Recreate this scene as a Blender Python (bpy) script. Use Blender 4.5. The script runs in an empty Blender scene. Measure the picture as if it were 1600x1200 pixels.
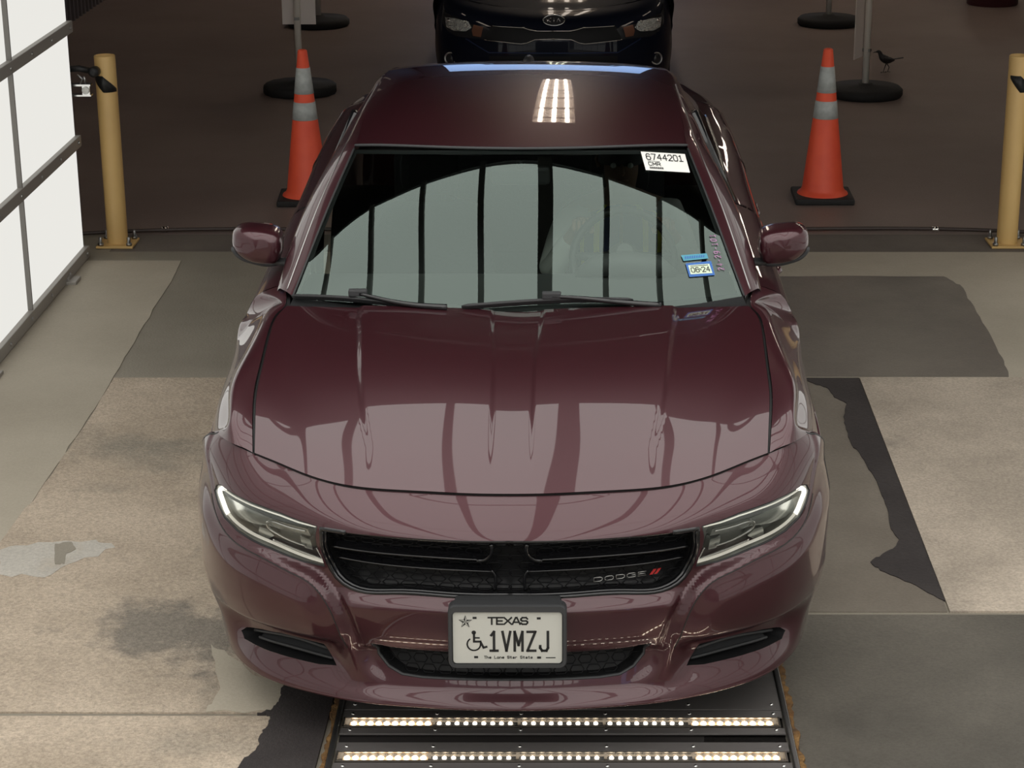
import bpy, bmesh, math, random
import numpy as np
from mathutils import Vector, Matrix
from mathutils.geometry import delaunay_2d_cdt
random.seed(7)
SC = bpy.context.scene
COL = SC.collection
# ------------------------------------------------------------------ camera, world, lights, exposure
H = 2.93; FPX = 3200.0; PX0 = 880.0; YH = -484.0
TH = math.atan((600 - YH) / FPX); CT, ST = math.cos(TH), math.sin(TH)
cam = bpy.data.cameras.new('camera'); cam.lens = FPX * 36 / 1600; cam.sensor_width = 36
cam.shift_x = -80 / 1600; cam.clip_end = 300
camo = bpy.data.objects.new('camera', cam); COL.objects.link(camo)
camo.location = (0, 0, H); camo.rotation_euler = (math.pi / 2 - TH, 0, 0)
SC.camera = camo
SC.view_settings.view_transform = 'Standard'; SC.view_settings.look = 'None'
SC.view_settings.gamma = 1; SC.view_settings.use_curve_mapping = False
SC.view_settings.exposure = 0.24
W = bpy.data.worlds.new('sky'); SC.world = W; W.use_nodes = True
wn = W.node_tree.nodes; wl = W.node_tree.links
wbg = wn['Background']
wtc = wn.new('ShaderNodeTexCoord'); wsx = wn.new('ShaderNodeSeparateXYZ'); wr = wn.new('ShaderNodeValToRGB')
wl.new(wtc.outputs['Generated'], wsx.inputs[0]); wl.new(wsx.outputs['Z'], wr.inputs[0]); wl.new(wr.outputs[0], wbg.inputs[0])
wr.color_ramp.elements[0].position = 0.0; wr.color_ramp.elements[0].color = (0.36, 0.55, 0.95, 1)
wr.color_ramp.elements[1].position = 0.6; wr.color_ramp.elements[1].color = (0.22, 0.40, 0.85, 1)
wbg.inputs[1].default_value = 1.1
CEIL_E = 2.1      # translucent roof panels over the bay
WALL_E = 0.70      # translucent wall panels
CEIL_Z = 3.2; CEIL_Y = 7.54; CEIL_A = 0.042
CX = -0.15         # centre line of the car

# ------------------------------------------------------------------ projection helpers (photo pixel -> place in the world)
def ray(px, py):
    u = (px - PX0) / FPX; v = (600 - py) / FPX
    return (u, CT + v * ST, -ST + v * CT)
def U(px, py, z=0.0):
    d = ray(px, py); t = (z - H) / d[2]
    return (d[0] * t, d[1] * t, z)
def UY(px, py, Y):
    d = ray(px, py); t = Y / d[1]
    return (d[0] * t, Y, H + d[2] * t)
def UF(px, py, g):          # g(Y) -> z : meet the ray with a profile
    d = ray(px, py); lo, hi = 4.0, 12.0
    for _ in range(50):
        m = (lo + hi) / 2
        if H + d[2] * m / d[1] > g(m): lo = m
        else: hi = m
    t = lo / d[1]
    return (d[0] * t, lo, H + d[2] * t)
def rel(p): return (CX - p[0], p[1], p[2])      # world -> half-car coordinates (x outward)
def projn(P):
    Z = P[:, 2] - H; D = P[:, 1] * CT - Z * ST
    return np.stack([PX0 + FPX * P[:, 0] / D, 600 - FPX * (P[:, 1] * ST + Z * CT) / D], 1)

# ------------------------------------------------------------------ materials
def mat(name, col, rough=0.5, metal=0.0, coat=0.0, spec=0.5, bump=None, var=None, emit=None, es=1.0, coat_rough=0.02, flake=None):
    m = bpy.data.materials.new(name); m.use_nodes = True
    n = m.node_tree.nodes; l = m.node_tree.links; b = n['Principled BSDF']
    b.inputs['Base Color'].default_value = (*col, 1); b.inputs['Roughness'].default_value = rough
    b.inputs['Metallic'].default_value = metal; b.inputs['Coat Weight'].default_value = coat
    b.inputs['Coat Roughness'].default_value = coat_rough
    b.inputs['Specular IOR Level'].default_value = spec
    if emit:
        b.inputs['Emission Color'].default_value = (*emit, 1); b.inputs['Emission Strength'].default_value = es
    tc = n.new('ShaderNodeTexCoord')
    if var:   # (scale, colour2, contrast lo, hi)
        nz = n.new('ShaderNodeTexNoise'); nz.inputs['Scale'].default_value = var[0]; nz.inputs['Detail'].default_value = 6
        l.new(tc.outputs['Object'], nz.inputs['Vector'])
        r = n.new('ShaderNodeValToRGB'); r.color_ramp.elements[0].position = var[2]; r.color_ramp.elements[1].position = var[3]
        r.color_ramp.elements[0].color = (*col, 1); r.color_ramp.elements[1].color = (*var[1], 1)
        l.new(nz.outputs[0], r.inputs[0]); l.new(r.outputs[0], b.inputs['Base Color'])
    if bump:
        nb = n.new('ShaderNodeTexNoise'); nb.inputs['Scale'].default_value = bump[0]; nb.inputs['Detail'].default_value = 5
        l.new(tc.outputs['Object'], nb.inputs['Vector'])
        bp = n.new('ShaderNodeBump'); bp.inputs['Strength'].default_value = bump[1]; bp.inputs['Distance'].default_value = 0.01
        l.new(nb.outputs[0], bp.inputs['Height']); l.new(bp.outputs[0], b.inputs['Normal'])
    return m

def glass_mat(name, tint, ior=1.5, rough=0.0, refl=(1, 1, 1)):
    m = bpy.data.materials.new(name); m.use_nodes = True
    n = m.node_tree.nodes; l = m.node_tree.links; n.clear()
    o = n.new('ShaderNodeOutputMaterial'); mx = n.new('ShaderNodeMixShader'); tr = n.new('ShaderNodeBsdfTransparent')
    g = n.new('ShaderNodeBsdfGlossy'); f = n.new('ShaderNodeFresnel')
    f.inputs['IOR'].default_value = ior; g.inputs['Roughness'].default_value = rough
    g.inputs['Color'].default_value = (*refl, 1); tr.inputs['Color'].default_value = (*tint, 1)
    l.new(f.outputs[0], mx.inputs[0]); l.new(tr.outputs[0], mx.inputs[1]); l.new(g.outputs[0], mx.inputs[2]); l.new(mx.outputs[0], o.inputs[0])
    return m

def emis(name, col, s):
    m = bpy.data.materials.new(name); m.use_nodes = True
    n = m.node_tree.nodes; l = m.node_tree.links; n.clear()
    o = n.new('ShaderNodeOutputMaterial'); e = n.new('ShaderNodeEmission')
    e.inputs[0].default_value = (*col, 1); e.inputs[1].default_value = s; l.new(e.outputs[0], o.inputs[0])
    return m

def concrete(name, c1, c2, scale, c3=None, bump=0.35, rough=0.85, spec=0.3, pos=(0.35, 0.65), fine=0.25, stretch=1.0, stain=None):
    """two-scale mottled concrete with speckle; optional blotches of c3"""
    m = bpy.data.materials.new(name); m.use_nodes = True
    n = m.node_tree.nodes; l = m.node_tree.links; b = n['Principled BSDF']
    b.inputs['Roughness'].default_value = rough; b.inputs['Specular IOR Level'].default_value = spec
    tc = n.new('ShaderNodeTexCoord'); mp = n.new('ShaderNodeMapping'); mp.inputs['Scale'].default_value = (1, stretch, 1)
    l.new(tc.outputs['Object'], mp.inputs[0])
    def noise(s, d=6, r=0.6):
        z = n.new('ShaderNodeTexNoise'); z.inputs['Scale'].default_value = s; z.inputs['Detail'].default_value = d
        z.inputs['Roughness'].default_value = r; l.new(mp.outputs[0], z.inputs['Vector']); return z
    a = noise(scale); r = n.new('ShaderNodeValToRGB')
    r.color_ramp.elements[0].position = pos[0]; r.color_ramp.elements[1].position = pos[1]
    r.color_ramp.elements[0].color = (*c1, 1); r.color_ramp.elements[1].color = (*c2, 1)
    l.new(a.outputs[0], r.inputs[0]); out = r.outputs[0]
    if c3:
        q = noise(scale * 0.45, 8, 0.65); r3 = n.new('ShaderNodeValToRGB')
        r3.color_ramp.elements[0].position = 0.54; r3.color_ramp.elements[1].position = 0.66
        r3.color_ramp.elements[0].color = (0, 0, 0, 1); r3.color_ramp.elements[1].color = (1, 1, 1, 1)
        l.new(q.outputs[0], r3.inputs[0])
        mx = n.new('ShaderNodeMix'); mx.data_type = 'RGBA'; l.new(r3.outputs[0], mx.inputs['Factor'])
        l.new(out, mx.inputs['A']); mx.inputs['B'].default_value = (*c3, 1); out = mx.outputs['Result']
    if stain:
        vm = n.new('ShaderNodeVectorMath'); vm.operation = 'DISTANCE'; l.new(tc.outputs['Object'], vm.inputs[0]); vm.inputs[1].default_value = (stain[0], stain[1], 0)
        sn = noise(3.0, 8, 0.75); ma = n.new('ShaderNodeMath'); ma.operation = 'MULTIPLY_ADD'; l.new(sn.outputs[0], ma.inputs[0]); ma.inputs[1].default_value = 1.3; l.new(vm.outputs['Value'], ma.inputs[2])
        sr = n.new('ShaderNodeValToRGB'); sr.color_ramp.elements[0].position = stain[2]+0.25; sr.color_ramp.elements[1].position = stain[2]+0.60
        sr.color_ramp.elements[0].color = (0.8, 0.8, 0.8, 1); sr.color_ramp.elements[1].color = (0, 0, 0, 1); l.new(ma.outputs[0], sr.inputs[0])
        ms = n.new('ShaderNodeMix'); ms.data_type = 'RGBA'; l.new(sr.outputs[0], ms.inputs['Factor']); l.new(out, ms.inputs['A']); ms.inputs['B'].default_value = (*stain[3], 1); out = ms.outputs['Result']
    f = noise(90, 3, 0.7); rf = n.new('ShaderNodeValToRGB')
    rf.color_ramp.elements[0].position = 0.3; rf.color_ramp.elements[1].position = 0.7
    lo = 1 - fine; rf.color_ramp.elements[0].color = (lo, lo, lo, 1); rf.color_ramp.elements[1].color = (1, 1, 1, 1)
    l.new(f.outputs[0], rf.inputs[0])
    m2 = n.new('ShaderNodeMix'); m2.data_type = 'RGBA'; m2.blend_type = 'MULTIPLY'; m2.inputs['Factor'].default_value = 1
    l.new(out, m2.inputs['A']); l.new(rf.outputs[0], m2.inputs['B']); l.new(m2.outputs['Result'], b.inputs['Base Color'])
    bp = n.new('ShaderNodeBump'); bp.inputs['Strength'].default_value = bump; bp.inputs['Distance'].default_value = 0.006
    l.new(f.outputs[0], bp.inputs['Height']); l.new(bp.outputs[0], b.inputs['Normal'])
    return m

M = {}
M['paint'] = mat('maroon_paint', (0.050, 0.0095, 0.0145), 0.36, 0.4, 1.0, 0.5)
M['paint'].node_tree.nodes['Principled BSDF'].inputs['Coat IOR'].default_value = 1.42
M['black_gloss'] = mat('gloss_black', (0.006, 0.006, 0.007), 0.18, 0, 0.3)
M['black'] = mat('black_plastic', (0.012, 0.012, 0.013), 0.5)
M['dark_grey'] = mat('dark_grey_plastic', (0.035, 0.036, 0.038), 0.55)
M['rubber'] = mat('rubber', (0.015, 0.015, 0.015), 0.75, bump=(60, 0.3))
M['chrome'] = mat('chrome', (0.8, 0.8, 0.78), 0.12, 1.0)
M['satin'] = mat('satin_metal', (0.45, 0.45, 0.44), 0.35, 1.0)
M['steel'] = mat('steel', (0.3, 0.3, 0.29), 0.4, 1.0, bump=(30, 0.1))
M['glass'] = glass_mat('windshield_glass', (0.72, 0.80, 0.76), 1.75, 0.0, (0.82, 1.0, 0.92))
M['side_glass'] = glass_mat('tinted_glass', (0.12, 0.13, 0.13), 1.6)
M['lens'] = glass_mat('clear_lens', (0.93, 0.95, 0.95), 1.5)
M['white'] = mat('white_sticker', (0.80, 0.80, 0.76), 0.5)
M['ink'] = mat('black_ink', (0.012, 0.012, 0.012), 0.5)

# ------------------------------------------------------------------ mesh builder
def vnorm(v): return v / (np.linalg.norm(v, axis=-1, keepdims=True) + 1e-12)
class MB:
    def __init__(s): s.v = []; s.f = []; s.m = []; s.n = []; s.cur = 0; s.sm = []; s.smooth = False
    def add(s, vs, fs, nrm=None, smooth=None):
        o = len(s.v); s.v += [tuple(p) for p in vs]; s.n += [None] * len(vs) if nrm is None else [tuple(q) for q in nrm]
        s.f += [tuple(o + i for i in f) for f in fs]; s.m += [s.cur] * len(fs)
        s.sm += [s.smooth if smooth is None else smooth] * len(fs)
        return s
    def box(s, lo, hi, R=None, c=None, bev=0.0):
        x0, y0, z0 = lo; x1, y1, z1 = hi
        if bev <= 0:
            vs = [(x0,y0,z0),(x1,y0,z0),(x1,y1,z0),(x0,y1,z0),(x0,y0,z1),(x1,y0,z1),(x1,y1,z1),(x0,y1,z1)]
            fs = [(0,3,2,1),(4,5,6,7),(0,1,5,4),(1,2,6,5),(2,3,7,6),(3,0,4,7)]
        else:
            bm = bmesh.new(); bmesh.ops.create_cube(bm, size=1)
            for v in bm.verts: v.co = Vector(((x0+x1)/2 + v.co.x*(x1-x0), (y0+y1)/2 + v.co.y*(y1-y0), (z0+z1)/2 + v.co.z*(z1-z0)))
            bmesh.ops.bevel(bm, geom=bm.edges[:], offset=bev, segments=2, affect='EDGES', profile=0.6)
            bm.verts.index_update(); vs = [tuple(v.co) for v in bm.verts]; fs = [tuple(v.index for v in f.verts) for f in bm.faces]; bm.free()
        if R is not None: vs = [tuple(R @ Vector(v)) for v in vs]
        return s.add(vs, fs)
    def prism(s, poly, d):      # poly: 3D points, d: extrusion vector
        n = len(poly); d = Vector(d); P = [Vector(p) for p in poly]
        vs = P + [p + d for p in P]
        fs = [tuple(range(n - 1, -1, -1)), tuple(range(n, 2 * n))] + [(i, (i + 1) % n, n + (i + 1) % n, n + i) for i in range(n)]
        return s.add(vs, fs)
    def lathe(s, prof, c=(0, 0, 0), axis=(0, 0, 1), seg=32, smooth=True, cap=True):
        ax = Vector(axis).normalized(); u = ax.orthogonal().normalized(); w = ax.cross(u); c = Vector(c)
        vs = []; fs = []
        for r, h in prof:
            for k in range(seg):
                a = 2 * math.pi * k / seg; vs.append(c + ax * h + (u * math.cos(a) + w * math.sin(a)) * r)
        for i in range(len(prof) - 1):
            for k in range(seg):
                fs.append((i*seg+k, i*seg+(k+1)%seg, (i+1)*seg+(k+1)%seg, (i+1)*seg+k))
        s.add(vs, fs, smooth=smooth)
        if cap:
            b = len(s.v) - len(vs)
            s.f += [tuple(b + k for k in range(seg - 1, -1, -1)), tuple(b + (len(prof)-1)*seg + k for k in range(seg))]; s.m += [s.cur] * 2; s.sm += [False] * 2
        return s
    def tube(s, pts, r, seg=8, close=False, cap=True):
        P = [Vector(p) for p in pts]; n = len(P)
        rr = r if hasattr(r, '__len__') else [r] * n
        vs = []; fs = []; up = None
        for i in range(n):
            if close: t = (P[(i+1) % n] - P[i-1])
            else: t = P[min(i+1, n-1)] - P[max(i-1, 0)]
            t.normalize()
            if up is None: up = t.orthogonal().normalized()
            up = (up - t * up.dot(t));  up = up.normalized() if up.length > 1e-6 else t.orthogonal().normalized()
            w = t.cross(up)
            for k in range(seg):
                a = 2 * math.pi * k / seg; vs.append(P[i] + (up * math.cos(a) + w * math.sin(a)) * rr[i])
        m = n if close else n - 1
        for i in range(m):
            j = (i + 1) % n
            for k in range(seg): fs.append((i*seg+k, i*seg+(k+1)%seg, j*seg+(k+1)%seg, j*seg+k))
        if cap and not close: fs += [tuple(range(seg-1, -1, -1)), tuple((n-1)*seg+k for k in range(seg))]
        return s.add(vs, fs, smooth=True)
    def grid(s, G, nrm=None, flip=False, smooth=True):
        a, b = G.shape[:2]; vs = G.reshape(-1, 3)
        fs = [(i*b+j, (i+1)*b+j, (i+1)*b+j+1, i*b+j+1) if flip else (i*b+j, i*b+j+1, (i+1)*b+j+1, (i+1)*b+j) for i in range(a-1) for j in range(b-1)]
        return s.add(vs, fs, None if nrm is None else nrm.reshape(-1, 3), smooth=smooth)
    def mirror(s, cx=CX):
        n = len(s.v); m = len(s.f)
        s.v += [(2*cx - p[0], p[1], p[2]) for p in s.v]; s.n += [None if q is None else (-q[0], q[1], q[2]) for q in s.n]
        s.f += [tuple(n + i for i in reversed(f)) for f in s.f]; s.m += s.m[:m]; s.sm += s.sm[:m]
        return s
    def flipped(s, cx=CX):
        o = MB(); o.v = [(2*cx - p[0], p[1], p[2]) for p in s.v]; o.n = [None if q is None else (-q[0], q[1], q[2]) for q in s.n]
        o.f = [tuple(reversed(f)) for f in s.f]; o.m = list(s.m); o.sm = list(s.sm); return o
    def build(s, name, mats, parent=None, origin=None, label=None, solid=0.0, weld=False):
        me = bpy.data.meshes.new(name)
        mats = mats if isinstance(mats, (list, tuple)) else [mats]
        org = Vector(origin) if origin is not None else Vector((0, 0, 0))
        me.from_pydata([tuple(Vector(p) - org) for p in s.v], [], s.f)
        for m in mats: me.materials.append(m)
        me.polygons.foreach_set('material_index', s.m); me.polygons.foreach_set('use_smooth', s.sm)
        if s.n and all(q is not None for q in s.n):
            me.normals_split_custom_set_from_vertices([q for q in s.n])
        me.update()
        o = bpy.data.objects.new(name, me); COL.objects.link(o); o.location = org
        if parent is not None:
            o.parent = parent; o.location = org - wloc(parent)
        if label: o['label'] = label
        if solid:
            md = o.modifiers.new('thickness', 'SOLIDIFY'); md.thickness = solid; md.offset = -1
        return o
def wloc(o):
    p = Vector((0, 0, 0))
    while o is not None: p = p + Vector(o.location); o = o.parent
    return p
def thing(name, label, cat, loc=(0, 0, 0), group=None):
    o = bpy.data.objects.new(name, None); COL.objects.link(o); o.location = loc; o.empty_display_size = 0.2
    o['label'] = label; o['category'] = cat
    if group: o['group'] = group
    return o
def tag(o, label=None, cat=None, group=None, kind=None):
    if label: o['label'] = label
    if cat: o['category'] = cat
    if group: o['group'] = group
    if kind: o['kind'] = kind
    return o
def copy_tree(o, parent=None):
    c = o.copy(); COL.objects.link(c); c.parent = parent
    for ch in list(o.children): copy_tree(ch, c)
    return c

# ------------------------------------------------------------------ spline surfaces
class Card:      # cardinal weights of a natural cubic spline
    def __init__(s, k):
        s.k = k = np.asarray(k, float); n = len(k); h = np.diff(k); A = np.eye(n); B = np.zeros((n, n))
        for i in range(1, n - 1):
            A[i, i-1] = h[i-1]/6; A[i, i] = (h[i-1]+h[i])/3; A[i, i+1] = h[i]/6
            B[i, i-1] = 1/h[i-1]; B[i, i] = -1/h[i-1]-1/h[i]; B[i, i+1] = 1/h[i]
        s.M = np.linalg.solve(A, B)
    def __call__(s, x):
        x = np.asarray(x, float); k = s.k; i = np.clip(np.searchsorted(k, x) - 1, 0, len(k)-2); h = k[i+1]-k[i]
        a = (k[i+1]-x)/h; b = 1-a; Wt = np.zeros((len(x), len(k))); r = np.arange(len(x))
        Wt[r, i] += a; Wt[r, i+1] += b
        ac = np.where((a > 1) | (b > 1), 0, (a**3-a)*h*h/6); bc = np.where((a > 1) | (b > 1), 0, (b**3-b)*h*h/6)
        return Wt + ac[:, None]*s.M[i] + bc[:, None]*s.M[i+1]
def spl(pts, n, close=False):
    P = np.array(pts, float); k = np.r_[0, np.cumsum(np.linalg.norm(np.diff(P, axis=0), axis=1))]
    return Card(k)(np.linspace(0, k[-1], n)) @ P
def lin(pts, step):
    out = []
    for i in range(len(pts)-1):
        a = np.array(pts[i], float); b = np.array(pts[i+1], float); n = max(1, int(math.ceil(np.linalg.norm(b-a)/step)))
        for j in range(n): out.append(a + (b-a)*j/n)
    out.append(np.array(pts[-1], float)); return out

class Surf:
    """control grid rows x cols in half-car coordinates (x outward, Y, z); sym mirrors it over x = 0"""
    def __init__(s, G, sym=True, D=None):
        G = np.array(G, float); s.sym = sym
        ka = np.r_[0, np.cumsum(np.linalg.norm(np.diff(G, axis=1), axis=2).mean(0))]
        kt = np.r_[0, np.cumsum(np.linalg.norm(np.diff(G, axis=0), axis=2).mean(1))]
        s.A = ka[-1]; s.T = kt[-1]; s.ka = ka; s.kt = kt
        if sym:
            g2 = G[:, :0:-1].copy(); g2[:, :, 0] *= -1; G = np.concatenate([g2, G], 1); ka = np.r_[-ka[:0:-1], ka]
        s.G = G; s.ca = Card(ka); s.ct = Card(kt); s.D = D; s.cache = None
    def S(s, a, t): return np.einsum('nr,nc,rcd->nd', s.ct(t), s.ca(a), s.G, optimize=True)
    def N(s, a, t, f=None, h=0.002):
        f = f or s.S
        n = vnorm(np.cross(f(a+h, t)-f(a-h, t), f(a, t+h)-f(a, t-h)))
        return n
    def sgn(s):
        if not hasattr(s, '_s'):
            a = np.array([s.A*0.3]); t = np.array([s.T*0.5]); n = s.N(a, t)[0]; s._s = 1.0 if (n[1] < 0 or (abs(n[1]) < .3 and n[2] > 0)) else -1.0
        return s._s
    def F(s, a, t, off=0.0):
        a = np.atleast_1d(np.asarray(a, float)); t = np.atleast_1d(np.asarray(t, float))
        p = s.S(a, t); d = off
        if s.D is not None: d = s.D(a, t) + off
        if s.D is None and np.isscalar(off) and off == 0: return p
        return p + s.N(a, t)*s.sgn()*np.broadcast_to(d, (len(a),))[:, None]
    def FN(s, a, t, off=0.0):
        return s.N(a, t, lambda x, y: s.F(x, y, off))*s.sgn()
    def W(s, P):      # half-car -> world, photo-left side
        Q = P.copy(); Q[:, 0] = CX - Q[:, 0]; return Q
    def WN(s, P):
        Q = P.copy(); Q[:, 0] *= -1; return Q
    def solve(s, px, py, off=0.0, side=1):
        if side < 0: # point measured on the photo-right half: x is negative in half-car coordinates
            pass
        if s.cache is None:
            lo = -s.A if s.sym else 0
            aa, tt = np.meshgrid(np.linspace(lo, s.A, 100), np.linspace(0, s.T, 40)); aa = aa.ravel(); tt = tt.ravel()
            P_ = s.W(s.F(aa, tt)); N_ = s.WN(s.FN(aa, tt)); vw = vnorm(P_-np.array([0, 0, H])); ok = (N_*vw).sum(1) < -0.06
            if ok.sum() < 20: ok[:] = True
            aa, tt, P_ = aa[ok], tt[ok], P_[ok]
            s.cache = (aa, tt, projn(P_))
        aa, tt, pp = s.cache; i = np.argmin(((pp-[px, py])**2).sum(1)); x = np.array([aa[i], tt[i]]); h = 1e-4; best = None; x0 = x.copy()
        for _ in range(14):
            q = projn(s.W(s.F([x[0], x[0]+h, x[0]], [x[1], x[1], x[1]+h], off)))
            J = np.stack([(q[1]-q[0])/h, (q[2]-q[0])/h], 1); r = np.array([px, py])-q[0]
            dx = np.linalg.lstsq(J + 1e-9, r, rcond=None)[0]; L = np.linalg.norm(dx)
            if L > 0.03: dx *= 0.03/L
            x = x + dx
            e_ = np.linalg.norm(r)
            if best is None or e_ < best[0]: best = (e_, x - dx)
            if L < 1e-5: break
        if best is not None and best[0] > 0.3: x = best[1]
        if np.linalg.norm(x-x0) > 0.12: x = x0
        x[1] = min(max(x[1], -0.02), s.T+0.02)
        return tuple(x)
    def line(s, pix, off=0.0): return [s.solve(*p, off=off) for p in pix]
    def solveYZ(s, Y, z):
        aa = np.linspace(0, s.A, 140); tt = np.linspace(0, s.T, 60); A_, T_ = np.meshgrid(aa, tt); P = s.F(A_.ravel(), T_.ravel())
        i = np.argmin((P[:, 1]-Y)**2+(P[:, 2]-z)**2); x = np.array([A_.ravel()[i], T_.ravel()[i]]); h = 1e-4
        for _ in range(8):
            q = s.F([x[0], x[0]+h, x[0]], [x[1], x[1], x[1]+h])[:, 1:]
            J = np.stack([(q[1]-q[0])/h, (q[2]-q[0])/h], 1)
            dx = np.linalg.lstsq(J, np.array([Y, z])-q[0], rcond=None)[0]; L = np.linalg.norm(dx)
            if L > 0.03: dx *= 0.03/L
            x = x+dx
        return (x[0], min(max(x[1], 0), s.T))
    def sheet(s, mb, na, nt, a0=None, a1=None, t0=0, t1=None, off=0.0, flip=None):
        a0 = (-s.A if s.sym else 0) if a0 is None else a0; a1 = s.A if a1 is None else a1; t1 = s.T if t1 is None else t1
        T_, A_ = np.meshgrid(np.linspace(t0, t1, nt), np.linspace(a0, a1, na), indexing='ij')
        P = s.W(s.F(A_.ravel(), T_.ravel(), off)); Nn = s.WN(s.FN(A_.ravel(), T_.ravel(), off))
        G = P.reshape(nt, na, 3); fn = np.cross(G[0, 1]-G[0, 0], G[1, 0]-G[0, 0]); mid = Nn[0]
        mb.grid(G, Nn.reshape(nt, na, 3), flip=bool(np.dot(fn, mid) < 0)); return mb
    def poly(s, mb, outer, holes=(), step=0.012, off=0.0, offf=None, lines=()):
        """triangulated patch over a polygon in (a,t) with holes; exact analytic normals"""
        def dens(p): q = lin(list(p)+[p[0]], step); return q[:-1]
        V = []; E = []
        loops = [dens(outer)]+[dens(h) for h in holes]
        for L in loops:
            o = len(V); V += [tuple(map(float, q)) for q in L]; E += [(o+i, o+(i+1) % len(L)) for i in range(len(L))]
        O = np.array(loops[0])
        for ln in lines:
            q = np.array(lin(list(ln), step)); k = inside(q, O)
            for L in loops[1:]: k &= ~inside(q, np.array(L))
            for b in np.array(V): k &= (((q-b)**2).sum(1) > (step*0.45)**2)
            prev = None
            for i in range(len(q)):
                if k[i]:
                    V.append(tuple(map(float, q[i])))
                    if prev is not None: E.append((prev, len(V)-1))
                    prev = len(V)-1
                else: prev = None
        mn = O.min(0); mx = O.max(0)
        gx, gy = np.meshgrid(np.arange(mn[0]+step/2, mx[0], step), np.arange(mn[1]+step/2, mx[1], step)); g = np.stack([gx.ravel(), gy.ravel()], 1)
        allb = np.array(V)
        keep = inside(g, O)
        for L in loops[1:]: keep &= ~inside(g, np.array(L))
        g = g[keep]
        if len(g):
            dmin = np.full(len(g), 9.0)
            for i in range(0, len(allb), 64): dmin = np.minimum(dmin, np.sqrt(((g[:, None]-allb[None, i:i+64])**2).sum(2)).min(1))
            g = g[dmin > step*0.55]
        V += [tuple(map(float, q)) for q in g]
        r = delaunay_2d_cdt([Vector(v) for v in V], E, [], 0, 1e-7)
        vs = np.array([tuple(v) for v in r[0]]); fs = np.array([f for f in r[2]])
        cen = vs[fs].mean(1); ok = inside(cen, O)
        for L in loops[1:]: ok &= ~inside(cen, np.array(L))
        fs = fs[ok]
        of = off if offf is None else offf(vs[:, 0], vs[:, 1])
        P = s.W(s.F(vs[:, 0], vs[:, 1], of))
        Nn = s.WN(s.FN(vs[:, 0], vs[:, 1], off))
        T = P[fs]; fn = np.cross(T[:, 1]-T[:, 0], T[:, 2]-T[:, 0]); d = (fn*Nn[fs[:, 0]]).sum(1)
        fs = [tuple(f) if q > 0 else (f[0], f[2], f[1]) for f, q in zip(fs.tolist(), d)]
        mb.add(P, fs, Nn, smooth=True); return mb
    def wall(s, mb, loop, o0, o1, step=0.012, close=True):
        L = lin(list(loop)+([loop[0]] if close else []), step); A_ = np.array([q[0] for q in L]); T_ = np.array([q[1] for q in L])
        P0 = s.W(s.F(A_, T_, o0)); P1 = s.W(s.F(A_, T_, o1)); mb.grid(np.stack([P0, P1]), smooth=True); 
        return mb
    def bead(s, mb, loop, off, r, step=0.015, close=False, seg=8):
        L = lin(list(loop)+([loop[0]] if close else []), step)
        if close: L = L[:-1]
        P = s.W(s.F([q[0] for q in L], [q[1] for q in L], off)); mb.tube(P, r, seg, close=close); return mb
def inside(p, poly):
    x, y = p[:, 0], p[:, 1]; c = np.zeros(len(p), bool); n = len(poly)
    for i in range(n):
        x0, y0 = poly[i]; x1, y1 = poly[(i+1) % n]
        if y0 == y1: continue
        c ^= ((y0 > y) != (y1 > y)) & (x < (x1-x0)*(y-y0)/(y1-y0)+x0)
    return c
def sdist(a, t, line):
    """distance to a polyline, sign by side (positive = right of travel)"""
    best = np.full(len(a), 1e9); sg = np.ones(len(a)); L = np.array(line)
    for i in range(len(L)-1):
        p = L[i]; d = L[i+1]-p; q = d @ d
        u = ((a-p[0])*d[0]+(t-p[1])*d[1])/q
        lo = -1e9 if i == 0 else 0; hi = 1e9 if i == len(L)-2 else 1
        uc = np.clip(u, lo, hi); dx = a-p[0]-uc*d[0]; dy = t-p[1]-uc*d[1]; r = np.sqrt(dx*dx+dy*dy)
        m = r < best-1e-9; best = np.where(m, r, best); sg = np.where(m, np.sign(d[1]*dx-d[0]*dy), sg)
    return best*sg
def ss(x, a, b):
    x = np.clip((x-a)/(b-a), 0, 1); return x*x*(3-2*x)
# ------------------------------------------------------------------ the setting
def slab(name, pix, mt, top, parent=None, world=None, thick=0.02, label=None):
    P = [U(*p) for p in pix] if world is None else world
    mb = MB(); base = [(p[0], p[1], top-thick) for p in P]
    ar = sum(base[i][0]*base[(i+1) % len(base)][1]-base[(i+1) % len(base)][0]*base[i][1] for i in range(len(base)))
    if ar < 0: base = base[::-1]
    bm = bmesh.new(); f = bm.faces.new([bm.verts.new(p) for p in base]); r = bmesh.ops.extrude_face_region(bm, geom=[f])
    for v in r['geom']:
        if isinstance(v, bmesh.types.BMVert): v.co.z += thick
    bmesh.ops.recalc_face_normals(bm, faces=bm.faces[:]); bm.verts.index_update()
    mb.add([tuple(v.co) for v in bm.verts], [tuple(v.index for v in f.verts) for f in bm.faces]); bm.free()
    return mb.build(name, mt, parent, label=label)
def ragged(p, amp, n=10, seed=1):
    r = random.Random(seed); out = []
    for i in range(len(p)-1):
        for k in range(n):
            t = k/n; j = amp if k else 0
            out.append((p[i][0]+(p[i+1][0]-p[i][0])*t+r.uniform(-j, j), p[i][1]+(p[i+1][1]-p[i][1])*t+r.uniform(-j, j)))
    out.append(p[-1]); return out
C_base = concrete('concrete_mid', (0.25, 0.225, 0.18), (0.31, 0.28, 0.225), 1.3, fine=0.12, rough=0.6)
C_beige = concrete('concrete_smooth', (0.40, 0.355, 0.28), (0.48, 0.43, 0.345), 1.0, fine=0.10, rough=0.7, bump=0.15)
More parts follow.
